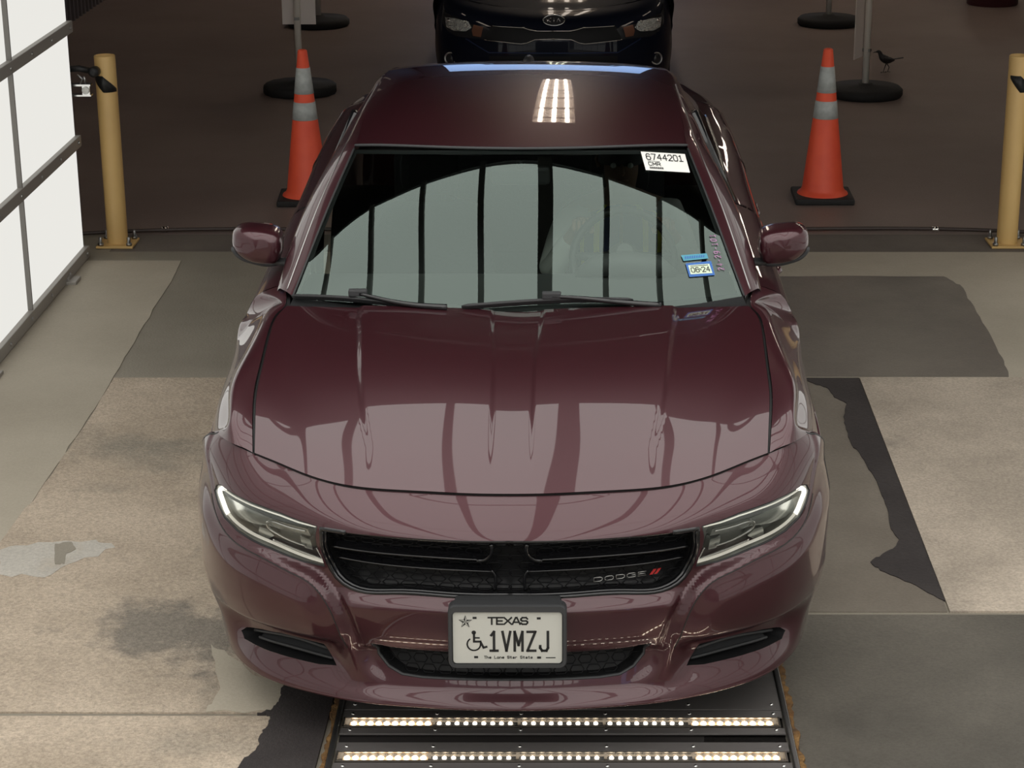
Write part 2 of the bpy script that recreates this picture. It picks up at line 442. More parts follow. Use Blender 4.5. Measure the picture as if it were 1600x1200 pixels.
_s = U(285, 990); C_rough = concrete('concrete_rough', (0.48, 0.395, 0.30), (0.66, 0.55, 0.43), 1.6, stain=(_s[0], _s[1], 0.55, (0.22, 0.20, 0.17)), c3=(0.30, 0.275, 0.225), fine=0.42, bump=0.8)
C_rough2 = concrete('concrete_rough_grey', (0.45, 0.385, 0.31), (0.62, 0.53, 0.43), 2.0, c3=(0.21, 0.19, 0.16), fine=0.35, bump=0.7)
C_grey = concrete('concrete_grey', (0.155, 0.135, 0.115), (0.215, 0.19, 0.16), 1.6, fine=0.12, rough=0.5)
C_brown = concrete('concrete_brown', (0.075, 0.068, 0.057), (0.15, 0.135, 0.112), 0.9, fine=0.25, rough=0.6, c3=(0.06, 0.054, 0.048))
C_tan = concrete('concrete_tan', (0.18, 0.155, 0.125), (0.25, 0.22, 0.18), 1.2, fine=0.15, rough=0.6)
C_asph = concrete('asphalt', (0.040, 0.034, 0.034), (0.060, 0.052, 0.050), 3.0, fine=0.3, rough=0.6)
C_dark = concrete('dark_floor', (0.22, 0.168, 0.15), (0.28, 0.22, 0.195), 0.6, fine=0.2, rough=0.5, spec=0.22, bump=0.1)
C_edge = concrete('shaded_threshold', (0.13, 0.112, 0.094), (0.18, 0.155, 0.132), 2.0, fine=0.15)
C_rust = concrete('rust', (0.16, 0.075, 0.025), (0.30, 0.17, 0.06), 25, c3=(0.05, 0.035, 0.025), fine=0.5, bump=1.0)

floor = slab('floor', None, C_base, 0.0, world=[(-13, -8), (13, -8), (13, 11.30), (-13, 11.30)], thick=0.3); tag(floor, kind='structure')
dfl = slab('floor', None, C_dark, 0.0, world=[(-13, 11.30), (13, 11.30), (13, 75), (-13, 75)], thick=0.3); tag(dfl, kind='structure')
# patches of poured concrete (thin toppings, each a few millimetres proud)
slab('shaded_threshold_slab', None, C_edge, 0.002, floor, world=[(-2.5, 10.92), (9, 10.92), (9, 11.29), (-2.5, 11.29)])  # darker concrete with some shade painted into its colour
slab('smooth_slab', None, C_beige, 0.0035, floor, world=[(-9, U(210, 408)[1]), U(283, 408)[:2]] +
     [U(*p)[:2] for p in ragged([(268, 440), (225, 508), (178, 588), (118, 685), (60, 770), (0, 850)], 2.0, 6, 3)] + [U(-420, 1300)[:2], (-9, 4)])
slab('rough_slab', [(178, 592)]+[(400, 592), (520, 592), (520, 1114), (420, 1116), (-900, 1112), (-900, 1100), (0, 850)]+ragged([(0, 850), (60, 772), (118, 687), (178, 592)], 2.5, 6, 3)[1:-1], C_rough, 0.006, floor)
slab('rough_slab', [(-900, 1121), (424, 1121), (450, 1121)]+[(450, 1500), (-900, 1500)], C_rough, 0.0055, floor)
slab('pale_patch', ragged([(330, 1010), (362, 1030), (400, 1060), (470, 1075), (470, 1114), (322, 1116), (345, 1080), (330, 1010)], 2.5, 5, 9)[:-1], C_tan2 if 'C_tan2' in globals() else C_beige, 0.009, floor, thick=0.004)
slab('pale_patch', ragged([(0, 862), (60, 850), (150, 846), (180, 858), (120, 880), (70, 905), (0, 900), (0, 862)], 3.5, 4, 12)[:-1], concrete('pale_cement', (0.50, 0.47, 0.42), (0.60, 0.565, 0.50), 3, c3=(0.50, 0.43, 0.34)), 0.0075, floor, thick=0.002)
slab('repair_patch', ragged([(86, 853), (112, 850), (119, 861), (104, 868), (101, 884), (86, 885), (86, 853)], 1.2, 4, 13)[:-1], C_base, 0.009, floor, thick=0.002)
asp = [(452, 1060), (442, 1078), (436, 1098), (426, 1112), (402, 1119), (423, 1122), (418, 1140), (408, 1152), (402, 1172), (378, 1195), (350, 1235), (318, 1290)]
slab('asphalt_strip', ragged(asp, 2.2, 5, 4)+[(470, 1290), (530, 1062)], C_asph, 0.012, floor, thick=0.015)
# right side
slab('light_slab', None, C_beige, 0.003, floor, world=[(0.6, 8.735), U(1700, 591)[:2], (9, 8.735), (9, 10.9), (0.6, 10.9)])
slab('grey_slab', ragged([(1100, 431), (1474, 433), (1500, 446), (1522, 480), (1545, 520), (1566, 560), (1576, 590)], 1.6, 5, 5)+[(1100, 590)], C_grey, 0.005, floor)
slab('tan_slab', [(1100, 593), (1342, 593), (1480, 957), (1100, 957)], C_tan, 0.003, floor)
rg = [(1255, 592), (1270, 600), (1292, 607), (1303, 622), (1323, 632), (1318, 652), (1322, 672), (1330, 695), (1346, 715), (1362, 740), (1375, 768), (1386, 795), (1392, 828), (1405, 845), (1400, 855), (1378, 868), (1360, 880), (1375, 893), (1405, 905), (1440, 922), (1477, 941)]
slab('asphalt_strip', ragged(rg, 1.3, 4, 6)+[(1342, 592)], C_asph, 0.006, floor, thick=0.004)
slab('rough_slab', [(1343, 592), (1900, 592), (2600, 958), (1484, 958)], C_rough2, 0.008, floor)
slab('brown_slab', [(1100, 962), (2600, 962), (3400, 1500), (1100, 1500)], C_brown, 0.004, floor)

# hose lying over the threshold
hose = MB(); hose.cur = 0
hp = [(-2.9, 11.20, 0.02), (-2.45, 11.30, 0.02), (-2.2, 11.33, 0.02), (-1, 11.33, 0.02), (0, 11.325, 0.02), (1.2, 11.34, 0.02), (2.1, 11.35, 0.02), (2.45, 11.31, 0.02), (2.9, 11.22, 0.02)]
hose.tube(spl(hp, 60), 0.011, 8)
ho = hose.build('hose', mat('hose_rubber', (0.05, 0.035, 0.03), 0.5), origin=(0, 11.33, 0)); tag(ho, 'thin dark hose lying straight across the floor between the yellow bollards', 'hose')
for x in (-2.27, 2.12):
    c = MB(); c.lathe([(0.013, -0.02), (0.017, -0.018), (0.017, -0.004), (0.013, 0), (0.017, 0.004), (0.017, 0.018), (0.013, 0.02)], (x, 11.335, 0.02), (1, 0, 0), 16)
    c.build('coupling', M['chrome'], ho, label='small silver hose coupling')

# luminous wall of translucent panels on both sides of the bay
M['panel'] = emis('lit_panel', (1.0, 0.985, 0.93), WALL_E)
M['mull'] = mat('mullion_metal', (0.20, 0.19, 0.175), 0.5, 0.3); M['rail'] = mat('rail_metal', (0.36, 0.34, 0.31), 0.5, 0.3)
def panel_wall(name, X, y_end, sgn):
    root = MB(); root.cur = 0
    root.box((X-0.10*sgn if sgn > 0 else X+0.06, -3, 0.10), (X-0.06*sgn if sgn > 0 else X+0.10, y_end, 3.10))
    r = root.build(name, mat(name+'_backing', (0.10, 0.10, 0.095), 0.7)); tag(r, kind='structure')
    pw = 1.22; z0 = 0.0; k = 0; pm = None; rm = None; bm_ = None
    for row in range(5):
        za = 0.05+row*0.61; zb = za+0.58
        for i in range(8):
            y1 = y_end-0.012-i*pw; y0 = y1-pw+0.022
            if pm is None:
                m = MB(); m.box((0, 0, 0), (0.045, pw-0.022, 0.575), bev=0.004); pm = m.build('panel', M['panel'], r); o = pm
            else: o = pm.copy(); COL.objects.link(o)
            o.location = (X-0.0225-0.03*sgn, y0, za+0.0)
            if row == 0:
                m = MB(); m.box((X-0.014, y0-0.016, 0.05), (X+0.014, y0-0.004, 3.08)); m.build('mullion', M['mull'], r)
    for row in range(6):
        z = 0.037+row*0.61
        m = MB(); m.box((X-0.012, y_end-9.8, z-0.03), (X+0.020, y_end+0.006, z+0.03), bev=0.004); o = m.build('rail', M['rail'], r)
        for i in range(24):
            y = y_end-0.06-i*0.405
            if bm_ is None:
                m = MB(); m.lathe([(0.011, 0), (0.011, 0.004), (0.006, 0.008)], (0, 0, 0), (sgn, 0, 0), 10); bm_ = m.build('bolt', M['satin'], o); b = bm_
            else: b = bm_.copy(); COL.objects.link(b); b.parent = o
            b.location = Vector((X+0.020*sgn, y, z))
    for i, y in enumerate((y_end-0.5, y_end-2.07, y_end-3.6, y_end-5.1)):
        m = MB(); m.box((X-0.02, y-0.06, 0), (X+0.07*sgn, y+0.06, 0.02), bev=0.004); m.box((X-0.01, y-0.03, 0.018), (X+0.03*sgn, y+0.03, 0.035))
        m.build('foot', M['rail'], r, label='small metal foot under the bottom rail')
    return r
panel_wall('wall_left', -2.6, 10.80, 1)
panel_wall('wall_right', 2.95, 10.80, -1)

# translucent canopy over the bay: flat strips between ribs, its front edge cut to a shallow arch
edgeY = lambda x: CEIL_Y-CEIL_A*min(abs(x), 3.2)**3.1
M['roof'] = emis('lit_roof', (1.0, 0.98, 0.94), CEIL_E)
ce = MB(); xs_ = np.linspace(-3.8, 3.9, 23)
for z in (CEIL_Z+0.05, CEIL_Z+0.09): ce.grid(np.array([[(x, -6.0, z) for x in xs_], [(x, edgeY(x), z) for x in xs_]]), smooth=False)
ce.grid(np.array([[(x, edgeY(x), CEIL_Z+0.0) for x in xs_], [(x, edgeY(x), CEIL_Z+0.09) for x in xs_]]), smooth=False)
ceil = ce.build('ceiling', mat('roof_sheet', (0.03, 0.03, 0.03), 0.7)); tag(ceil, kind='structure')
rpw = 0.47; rp = None
for i in range(-8, 8):
    x0, x1 = i*rpw+0.005, (i+1)*rpw-0.005
    m = MB(); P = [(x0, 4.4), (x1, 4.4), (x1, edgeY(x1)-0.02), (x0, edgeY(x0)-0.02)]
    m.prism([(p[0], p[1], CEIL_Z+0.02) for p in P], (0, 0, 0.02)); m.build('panel', M['roof'], ceil)
    for j in range(3):
        if rp is None: m = MB(); m.box((0, 0, 0), (rpw-0.01, 3.43, 0.02)); rp = m.build('panel', M['roof'], ceil); o = rp
        else: o = rp.copy(); COL.objects.link(o)
        o.location = (x0, 4.39-3.44*(j+1), CEIL_Z+0.02)
M['rib'] = mat('roof_rib', (0.06, 0.055, 0.048), 0.7)
for i in range(-7, 8):
    m = MB(); w = 0.055 if i == 0 else 0.022; w = w if abs(i) < 6 else .018
    m.box((i*rpw-w, -6.0, CEIL_Z-0.05), (i*rpw+w, edgeY(i*rpw)+0.02, CEIL_Z+0.0), bev=0.005); m.build('rib', M['rib'], ceil)
for y in (-3.5, -0.5, 3.0, 5.5):
    m = MB(); m.tube([(-3.6, y, CEIL_Z-0.065), (3.9, y, CEIL_Z-0.065)], 0.007, 8); m.build('wire', M['rib'], ceil)
# dark hall beyond the bay
M['hall'] = mat('hall_ceiling', (0.014, 0.010, 0.010), 0.8, var=(0.7, (0.024, 0.018, 0.017), 0.3, 0.7))
hc = MB(); hc.box((-13, 5.6, 5.6), (13, 52, 5.75)); tag(hc.build('ceiling', M['hall']), kind='structure')
hb = MB(); hb.box((-13, 5.5, 0), (-2.72, 5.6, CEIL_Z+0.1)); hb.box((3.07, 5.5, 0), (13, 5.6, CEIL_Z+0.1)); hb.box((-13, 5.5, CEIL_Z+0.1), (13, 5.6, 5.6)); tag(hb.build('trim_1', M['hall']), kind='structure')  # unseen closure added to keep sky light out above and beside the bay
for i in range(7):
    m = MB(); y = 12+i*6
    m.box((-13, y-0.08, 5.25), (13, y+0.08, 5.27)); m.box((-13, y-0.01, 5.27), (13, y+0.01, 5.57)); m.box((-13, y-0.08, 5.57), (13, y+0.08, 5.598)); tag(m.build('trim_%d' % (i+2), M['hall']), kind='structure')
M['ribbed'] = mat('ribbed_metal', (0.075, 0.06, 0.062), 0.6)
def ribbed_wall(name, X, y0, y1, h):
    m = MB(); n = int((y1-y0)/0.15); pr = []
    for i in range(n):
        y = y0+i*0.15; pr += [(0, y), (0, y+0.07), (0.03, y+0.085), (0.03, y+0.135)]
    pr.append((0, y1)); sg = 1 if X < 0 else -1
    G = np.array([[(X+sg*p[0], p[1], z) for p in pr] for z in (0, h)]); m.grid(G, smooth=False)
    G2 = G.copy(); G2[:, :, 0] = X-sg*0.05; m.grid(G2, smooth=False)
    tag(m.build(name, M['ribbed']), kind='structure')
ribbed_wall('wall_far_left', U(160, 0)[0], 14.5, 52, 5.6)
ribbed_wall('wall_far_right', 11.5, 5.6, 52, 5.6)
ribbed_wall('wall_added_left', -10.5, 5.6, 14.5, 5.6)  # unseen wall added so the windshield does not mirror open sky
m = MB(); m.box((-10.5, 14.4, 0), (U(160, 0)[0]-0.05, 14.5, 5.6)); tag(m.build('wall_corner', M['hall']), kind='structure')
m = MB(); m.box((-3.8, -6.4, 0), (3.9, -6.2, CEIL_Z+0.1)); tag(m.build('wall_added_bounce', mat('added_bounce', (0.50, 0.47, 0.42), 0.8)), kind='structure')  # unseen wall added to hide the sky and bounce warm light forward
for nm, x0, x1, z0, z1 in (('wall_back', -13, -3.4, 0, 5.6), ('wall_back_right', 3.2, 13, 0, 5.6), ('wall_back_top', -3.4, 3.2, 4.4, 5.6)):
    m = MB(); m.box((x0, 51.8, z0), (x1, 52, z1)); tag(m.build(nm, M['hall']), kind='structure')

# lamps under the hall ceiling (middle row mirrored in the paint; side rows added to brighten the hall)
M['tube'] = emis('lamp_tube', (1.0, 0.86, 0.72), 9.0)
M['lamp'] = mat('lamp_body', (0.5, 0.45, 0.4), 0.4)
proto = None
for rx, rn in ((0.05, 'middle'), (-5.5, 'added left'), (6.0, 'added right')):
    for i in range(6):
        y = 18.5+i*2.6 if rn == 'middle' else 9.5+i*5.0
        if proto is None:
            proto = thing('ceiling_light', '', 'ceiling light', (0.05, y, 5.2), 'strip lights under the hall ceiling')
            m = MB(); m.box((-0.30, -1.2, 0.05), (0.30, 1.2, 0.09)); m.box((-0.30, -1.2, 0.0), (-0.28, 1.2, 0.05)); m.box((0.28, -1.2, 0), (0.30, 1.2, 0.05)); m.v = [(v[0]+0.05, v[1]+y, v[2]+5.2) for v in m.v]; m.build('housing', M['lamp'], proto)
            for x in (-0.18, 0, 0.18):
                m = MB(); m.tube([(0.05+x, y-1.15, 5.215), (0.05+x, y+1.15, 5.215)], 0.03, 8); m.build('tube', M['tube'], proto)
            for yy in (y-1, y+1): m = MB(); m.tube([(0.05, yy, 5.29), (0.05, yy, 5.6)], 0.01, 6); m.build('hanger', M['lamp'], proto)
            o = proto
        else: o = copy_tree(proto); o.location = (rx, y, 5.2)
        o['label'] = 'three-tube strip light hanging in the %s row, %s from the front, above the dark hall' % (rn, ['nearest', 'second', 'third', 'fourth', 'fifth', 'farthest'][i])

# ------------------------------------------------------------------ light grate in the floor
M['plate'] = mat('grate_plate', (0.14, 0.13, 0.125), 0.45, 0.3, bump=(40, 0.15))
M['slot'] = mat('slot_dark', (0.012, 0.009, 0.008), 0.9)
GX0, GX1 = -0.672, 0.668
grate = thing('floor_light_grate', 'black steel floor grate with rows of bright lamps under the front of the maroon car', 'floor light', (0, 5.3, 0))
def plate(y0, y1, z=0.018):
    m = MB(); m.box((GX0+0.012, y0+0.002, z-0.006), (GX1-0.012, y1-0.002, z), bev=0.001); return m.build('plate', M['plate'], grate)
bars = [5.455, 5.247, 5.04]
segs = [(5.515, 6.25), (5.49-0.0, 5.515), (5.395, 5.425), (5.285, 5.335), (5.07, 5.215), (4.6, 5.01)]
plate(5.535, 6.25)
pl = plate(5.488, 5.532)
for ya, yb in ((5.384, 5.422), (5.280, 5.335), (5.175, 5.215), (5.075, 5.125), (4.6, 5.008)): plate(ya, yb)
m = MB(); m.box((GX0+0.012, 4.6, 0.001), (GX1-0.012, 6.25, 0.004)); m.build('pit_floor', M['slot'], grate)
for x in (GX0, GX1):
    m = MB(); m.box((x-0.007, 4.5, 0), (x+0.007, 6.3, 0.026), bev=0.002); e = m.build('edge_angle', M['satin'], grate, label='bright steel edge angle')
for y in (5.345, 5.425):   # ends of slots
    pass
M['led'] = emis('led', (1.0, 0.88, 0.70), 14.0); M['ledglow'] = emis('led_soft', (1.0, 0.84, 0.62), 5.0)
M['glowboard'] = mat('painted_glow_board', (0.45, 0.30, 0.18), 0.5); M['tray'] = mat('led_tray', (0.42, 0.38, 0.33), 0.25, 0.9)  # end boards coloured warm to carry the orange glow of the leds
ledm = None
for bi, yb in enumerate(bars):
    m = MB(); m.box((-0.652, yb-0.028, 0.004), (0.642, yb+0.028, 0.008)); m.box((-0.652, yb-0.030, 0.008), (0.642, yb-0.026, 0.022)); m.box((-0.652, yb+0.026, 0.008), (0.642, yb+0.030, 0.019))
    m.box((-0.656, yb-0.03, 0.008), (-0.650, yb+0.03, 0.021)); m.box((0.640, yb-0.03, 0.008), (0.646, yb+0.03, 0.021))
    tr = m.build('lamp_tray', M['tray'], grate, label='polished metal lamp tray')
    for s in range(5):
        x0 = -0.636+s*0.2545; hot = s in (0, 4)
        m = MB(); m.box((x0, yb-0.016, 0.008), (x0+0.245, yb+0.016, 0.010)); m.build('circuit_board', M['dark_grey'] if not hot else M['glowboard'], tr)
        for k in range(10 if hot else 9):
            x = x0+0.012+k*(0.0245 if hot else 0.0265)
            if ledm is None:
                m = MB(); m.lathe([(0.0068, 0), (0.0068, 0.003), (0.003, 0.006)], (0, 0, 0), (0, 0, 1), 10); ledm = m.build('led', M['led'], tr); o = ledm
            else: o = ledm.copy(); COL.objects.link(o); o.parent = tr
            o.location = Vector((x, yb+0.004, 0.011))-wloc(tr); o.scale = (1.25, 1.25, 1) if hot else (0.9, 0.9, 1)
bp = None
for y in (5.565, 5.505, 5.405, 5.305, 5.19, 5.10):
    for k in range(6):
        x = -0.63+k*0.252
        if bp is None:
            m = MB(); m.lathe([(0.006, 0), (0.006, 0.003), (0.003, 0.005)], (0, 0, 0), (0, 0, 1), 10); bp = m.build('bolt', M['chrome'], grate); o = bp
        else: o = bp.copy(); COL.objects.link(o)
        o.location = Vector((x, y, 0.018))-wloc(grate)
# rusty frame edges of the pit
rs = random.Random(5)
for sgn, x in ((-1, GX0-0.010), (1, GX1+0.010)):
    pts = [(x, 4.5)]+[(x, 6.3)]; out = []
    for i in range(90): out.append((x+sgn*(0.014+rs.uniform(-0.010, 0.007)), 6.3-i*0.02))
    slab('rust_edge', None, C_rust, 0.017, grate and floor, world=[(p[0], p[1]) for p in pts]+out, label='crumbling rusty pit edge', thick=0.012)
slab('asphalt_strip', None, C_brown, 0.008, floor, world=[(GX1+0.02, 4.5), (GX1+0.16, 4.5), (GX1+0.165, 6.1), (GX1+0.02, 6.1)], thick=0.006)

# ------------------------------------------------------------------ bollards
M['yellow'] = mat('yellow_paint', (0.66, 0.44, 0.17), 0.5, var=(3, (0.60, 0.39, 0.15), 0.4, 0.7))
def bollard(x, y, label, tape_rot):
    t = thing('bollard', label, 'bollard', (x, y, 0), 'yellow bollards')
    m = MB(); m.lathe([(0.057, 0.012), (0.057, 1.055), (0.054, 1.06), (0.049, 1.058), (0.049, 0.9)], (x, y, 0), seg=40, cap=False)
    m.lathe([(0.049, 0.98), (0.001, 0.98)], (x, y, 0), seg=24, cap=False); m.build('post', M['yellow'], t)
    m = MB(); m.box((x-0.102, y-0.102, 0.004), (x+0.102, y+0.102, 0.016), bev=0.003); m.build('base_plate', M['yellow'], t)
    for dx in (-0.078, 0.078):
        for dy in (-0.078, 0.078):
            m = MB(); m.lathe([(0.016, 0.016), (0.016, 0.030), (0.009, 0.031), (0.009, 0.062), (0.006, 0.066)], (x+dx, y+dy, 0), seg=6 if 0 else 12); m.build('anchor_bolt', M['steel'], t)
    m = MB()    # dark diamond of tape wrapped on the post
    n = 18; top = []; bot = []; a0, a1, tw = tape_rot
    for i in range(n+1):
        u = i/n; a = math.radians(a0+(a1-a0)*u); p = (x+0.0585*math.sin(a), y-0.0585*math.cos(a))
        hi = 0.93+0.03*(1-u) if tw > 0 else 0.93+0.03*u; w = u if tw > 0 else 1-u
        zt = 0.955-0.075*max(0, (w-0.45)/0.55); zb = 0.94-0.075*min(1, w/0.45)
        top.append((p[0], p[1], zt)); bot.append((p[0], p[1], zb))
    m.grid(np.array([bot, top])); o = m.build('tape', M['ink'], t, label='black tape diamond'); md = o.modifiers.new('t', 'SOLIDIFY'); md.thickness = 0.001
    return t
bl = bollard(-2.483, 11.07, 'yellow steel bollard on a bolted base plate beside the lit left wall', (-75, 75, 1))
br = bollard(2.473, 11.07, 'yellow steel bollard on a bolted base plate at the right edge of the floor', (-60, 75, 1))
# sensor clamped to the left bollard
t = thing('sensor_bracket', 'pale metal sensor bracket clamped to the top of the left yellow bollard', 'bracket', (-2.6, 11.0, 0.9))
m = MB(); m.box((-2.66, 10.93, 0.915), (-2.54, 10.985, 0.925)); m.box((-2.66, 10.93, 0.860), (-2.54, 10.985, 0.868)); m.box((-2.585, 10.93, 0.868), (-2.545, 10.94, 0.915)); m.box((-2.66, 10.93, 0.868), (-2.652, 10.985, 0.915)); m.build('frame', M['chrome'], t)
m = MB(); m.lathe([(0.020, 0), (0.020, 0.008), (0.012, 0.01), (0.012, 0.004), (0.005, 0.004), (0.005, 0.010)], (-2.566, 10.93, 0.893), (0, -1, 0), 20); m.build('dial', M['white'], t)
m = MB(); m.tube([(-2.60, 10.96, 0.925), (-2.585, 10.955, 0.95), (-2.61, 10.95, 0.975)], 0.006, 6); m.tube([(-2.57, 10.96, 0.925), (-2.575, 10.95, 0.965)], 0.006, 6); m.build('wing_screw', M['satin'], t)
m = MB(); m.tube([(-2.66, 10.97, 1.0), (-2.60, 10.97, 1.005), (-2.55, 10.985, 0.99)], 0.017, 10); m.lathe([(0.012, -0.03), (0.028, -0.02), (0.028, 0.02), (0.012, 0.03)], (-2.525, 10.985, 0.985), (0.2, 1, 0), 16); m.build('clamp', M['black'], t)

# ------------------------------------------------------------------ traffic cones
M['orange'] = mat('orange_vinyl', (0.92, 0.115, 0.05), 0.5, var=(6, (0.80, 0.085, 0.045), 0.45, 0.8))
M['reflective'] = mat('reflective_band', (0.50, 0.53, 0.52), 0.4, 0.0, var=(30, (0.42, 0.45, 0.44), 0.4, 0.6))
def cone(x, y, rot, label):
    t = thing('traffic_cone', label, 'traffic cone', (x, y, 0), 'orange traffic cones')
    R = Matrix.Rotation(math.radians(rot), 3, 'Z')
    hb = 0.045; rb, rt, zt = 0.125, 0.027, 0.915
    rr = lambda z: rb+(rt-rb)*((z-hb)/(zt-hb))
    def band(z0, z1, e): return [(rr(z0)+e, z0), (rr(z1)+e, z1)]
    m = MB(); m.lathe([(0.155, 0.036), (0.15, 0.046), (rb+0.012, 0.052), (rb, 0.075)]+[(rr(zt-0.005), zt-0.005), (rt-0.006, zt), (rt-0.012, zt), (rt-0.014, 0.80)], (x, y, 0), seg=48, cap=False)
    m.lathe([(rt-0.014, 0.80), (0.001, 0.80)], (x, y, 0), seg=24, cap=False); m.build('cone_body', M['orange'], t)
    for z0, z1 in ((0.50, 0.607), (0.655, 0.81)):
        m = MB(); m.lathe([(rr(z0)-0.001, z0), (rr(z0)+0.0025, z0+0.001), (rr(z1)+0.0025, z1-0.001), (rr(z1)-0.001, z1)], (x, y, 0), seg=48, cap=False); m.build('reflective_band', M['reflective'], t, label='silver reflective band')
    m = MB(); m.box((-0.178, -0.178, 0), (0.178, 0.178, 0.038), bev=0.012); m.v = [tuple(R @ Vector(v)+Vector((x, y, 0))) for v in m.v]; m.build('base', M['rubber'], t, label='black rubber base')
    return t
cone(-1.545, 12.12, 3, 'orange traffic cone with two silver bands left of the maroon car')
cone(1.575, 12.16, -1, 'orange traffic cone with two silver bands right of the maroon car')

# ------------------------------------------------------------------ sign stands
M['pole'] = mat('pole_paint', (0.85, 0.80, 0.72), 0.55)
M['board'] = mat('sign_back', (0.80, 0.73, 0.69), 0.6)
def stand(x, y, label, board=None, seg=0):
    t = thing('sign_stand', label, 'sign stand', (x, y, 0), 'pole stands on round black bases')
    m = MB(); m.lathe([(0.27, 0.0), (0.285, 0.02), (0.285, 0.055), (0.26, 0.078), (0.06, 0.088), (0.05, 0.10)], (x, y, 0), seg=14 if seg else 40, smooth=True); m.build('base', M['rubber'], t, label='black rubber disc base')
    m = MB(); m.tube([(x, y, 0.08), (x, y, 2.2)], 0.026, 16); m.build('pole', M['pole'], t)
    if board:
        ang, w, z0, z1, off = board; R = Matrix.Rotation(math.radians(ang), 3, 'Z')
        m = MB(); m.box((-w/2+off, 0.03, z0), (w/2+off, 0.036, z1), bev=0.002); m.v = [tuple(R @ Vector(v)+Vector((x, y, 0))) for v in m.v]; b = m.build('sign_board', M['board'], t)
        m = MB(); m.box((-0.02, -0.03, z0+0.04), (0.02, 0.034, z0+0.06)); m.v = [tuple(R @ Vector(v)+Vector((x, y, 0))) for v in m.v]; m.build('clamp', M['steel'], t)
    return t
px = U(470, 145)
stand(-2.02, 15.62, 'grey pole stand with a sign board, on a round black base behind the left cone', (0, 0.255, 0.52, 1.35, 0.01), 1)
stand(2.30, 15.50, 'grey pole stand with a board seen edge-on, on a black disc behind the right cone', (62, 0.34, 0.30, 1.5, -0.02))
stand(-2.255, 18.95, 'pole stand on a black disc, farther back, half hidden by the left sign board', None)
stand(2.45, 19.0, 'thin pole stand on a black disc, farther back, left of the edge-on sign board')
# drum at the far right
m = MB(); c = U(1558, 12); prof = [(0.24, 0), (0.25, 0.01), (0.25, 0.28), (0.262, 0.30), (0.25, 0.32), (0.25, 0.58), (0.262, 0.60), (0.25, 0.62), (0.25, 0.87), (0.258, 0.89), (0.24, 0.885), (0.235, 0.87), (0.001, 0.87)]
m.lathe(prof, (c[0], c[1]+0.25, 0), seg=36, cap=False); o = m.build('drum', mat('drum_paint', (0.085, 0.022, 0.03), 0.5), origin=(c[0], c[1]+0.25, 0)); tag(o, 'dark red drum standing at the far right of the hall', 'drum')
# bird
bx, by = U(1383, 113)[:2]
t = thing('bird', 'small dark bird standing on the floor beside the right pole stand', 'bird', (bx, by, 0)); Mb = mat('feathers', (0.012, 0.010, 0.011), 0.5)
m = MB(); sp = spl([(bx+0.07, by, 0.098), (bx+0.045, by, 0.10), (bx+0.015, by, 0.10), (bx-0.02, by, 0.115), (bx-0.045, by, 0.145), (bx-0.058, by, 0.166), (bx-0.072, by, 0.168), (bx-0.083, by, 0.163)], 24)
ra = np.interp(np.linspace(0, 1, 24), [0, .15, .35, .55, .7, .8, .9, 1], [0.006, 0.022, 0.034, 0.03, 0.018, 0.0165, 0.013, 0.004]); m.tube(sp, list(ra), 12); m.build('body', Mb, t)
m = MB(); m.tube([(bx-0.080, by, 0.165), (bx-0.095, by, 0.162), (bx-0.106, by, 0.158)], [0.005, 0.0035, 0.001], 8); m.build('beak', Mb, t)
m = MB(); m.prism([(bx+0.05, by-0.012, 0.103), (bx+0.14, by-0.018, 0.118), (bx+0.142, by+0.018, 0.118), (bx+0.05, by+0.012, 0.103)], (0, 0, 0.004)); m.build('tail', Mb, t)
for s, dx in ((-1, -0.018), (1, 0.022)):
    m = MB(); m.tube([(bx+0.005, by+s*0.012, 0.08), (bx+dx+0.01, by+s*0.014, 0.04), (bx+dx, by+s*0.014, 0.003)], [0.006, 0.003, 0.0025], 6)
    for a in (-0.5, 0, 0.5, 3.14): m.tube([(bx+dx, by+s*0.014, 0.003), (bx+dx-0.022*math.cos(a), by+s*0.014+0.022*math.sin(a), 0.002)], 0.0018, 5)
    m.build('leg', Mb, t)
    m = MB(); m.tube([(bx-0.02, by+s*0.026, 0.118), (bx+0.02, by+s*0.033, 0.108), (bx+0.07, by+s*0.014, 0.10)], [0.008, 0.014, 0.003], 8); m.build('wing', Mb, t)
# ------------------------------------------------------------------ the maroon car
car = thing('car', 'maroon four-door sedan facing the camera over the floor lights', 'car', (CX, 7.7, 0))
PAINT = M['paint']
xt = [0, .15, .30, .45, .58, .68, .762, .836, .892, .930, .949, .955, .955]
dyt = [0, .006, .024, .052, .10, .152, .21, .295, .40, .52, .68, .88, 1.1]
rows = []
for z, Yc, w in ((.17, 5.245, .915), (.27, 5.262, .938), (.36, 5.242, .948), (.46, 5.222, .947), (.56, 5.222, .95), (.64, 5.218, .95)):
    rows.append([(x*w/.95, Yc+d, z) for x, d in zip(xt, dyt)])
r6 = [(x*.948/.95, 5.205+d*(1 if x < .9 else 1.0)+0.012*(x/.95)**2, .71+.05*(x/.95)**2) for x, d in zip(xt, dyt)]
r7 = list(zip([0, .15, .30, .443, .56, .67, .745, .81, .862, .89, .905, .912, .915], [5.323, 5.328, 5.34, 5.357, 5.402, 5.476, 5.525, 5.572, 5.65, 5.75, 5.89, 6.05, 6.25], [.80, .801, .805, .81, .823, .838, .85, .86, .862, .86, .857, .855, .855]))
rm = [((a[0]+b[0])/2+(0.012 if i > 7 else 0.004*i/7), (a[1]+b[1])/2-0.006, (a[2]+b[2])/2+0.004) for i, (a, b) in enumerate(zip(r6, r7))]
rows += [r6, rm, r7]
bump = Surf(rows)
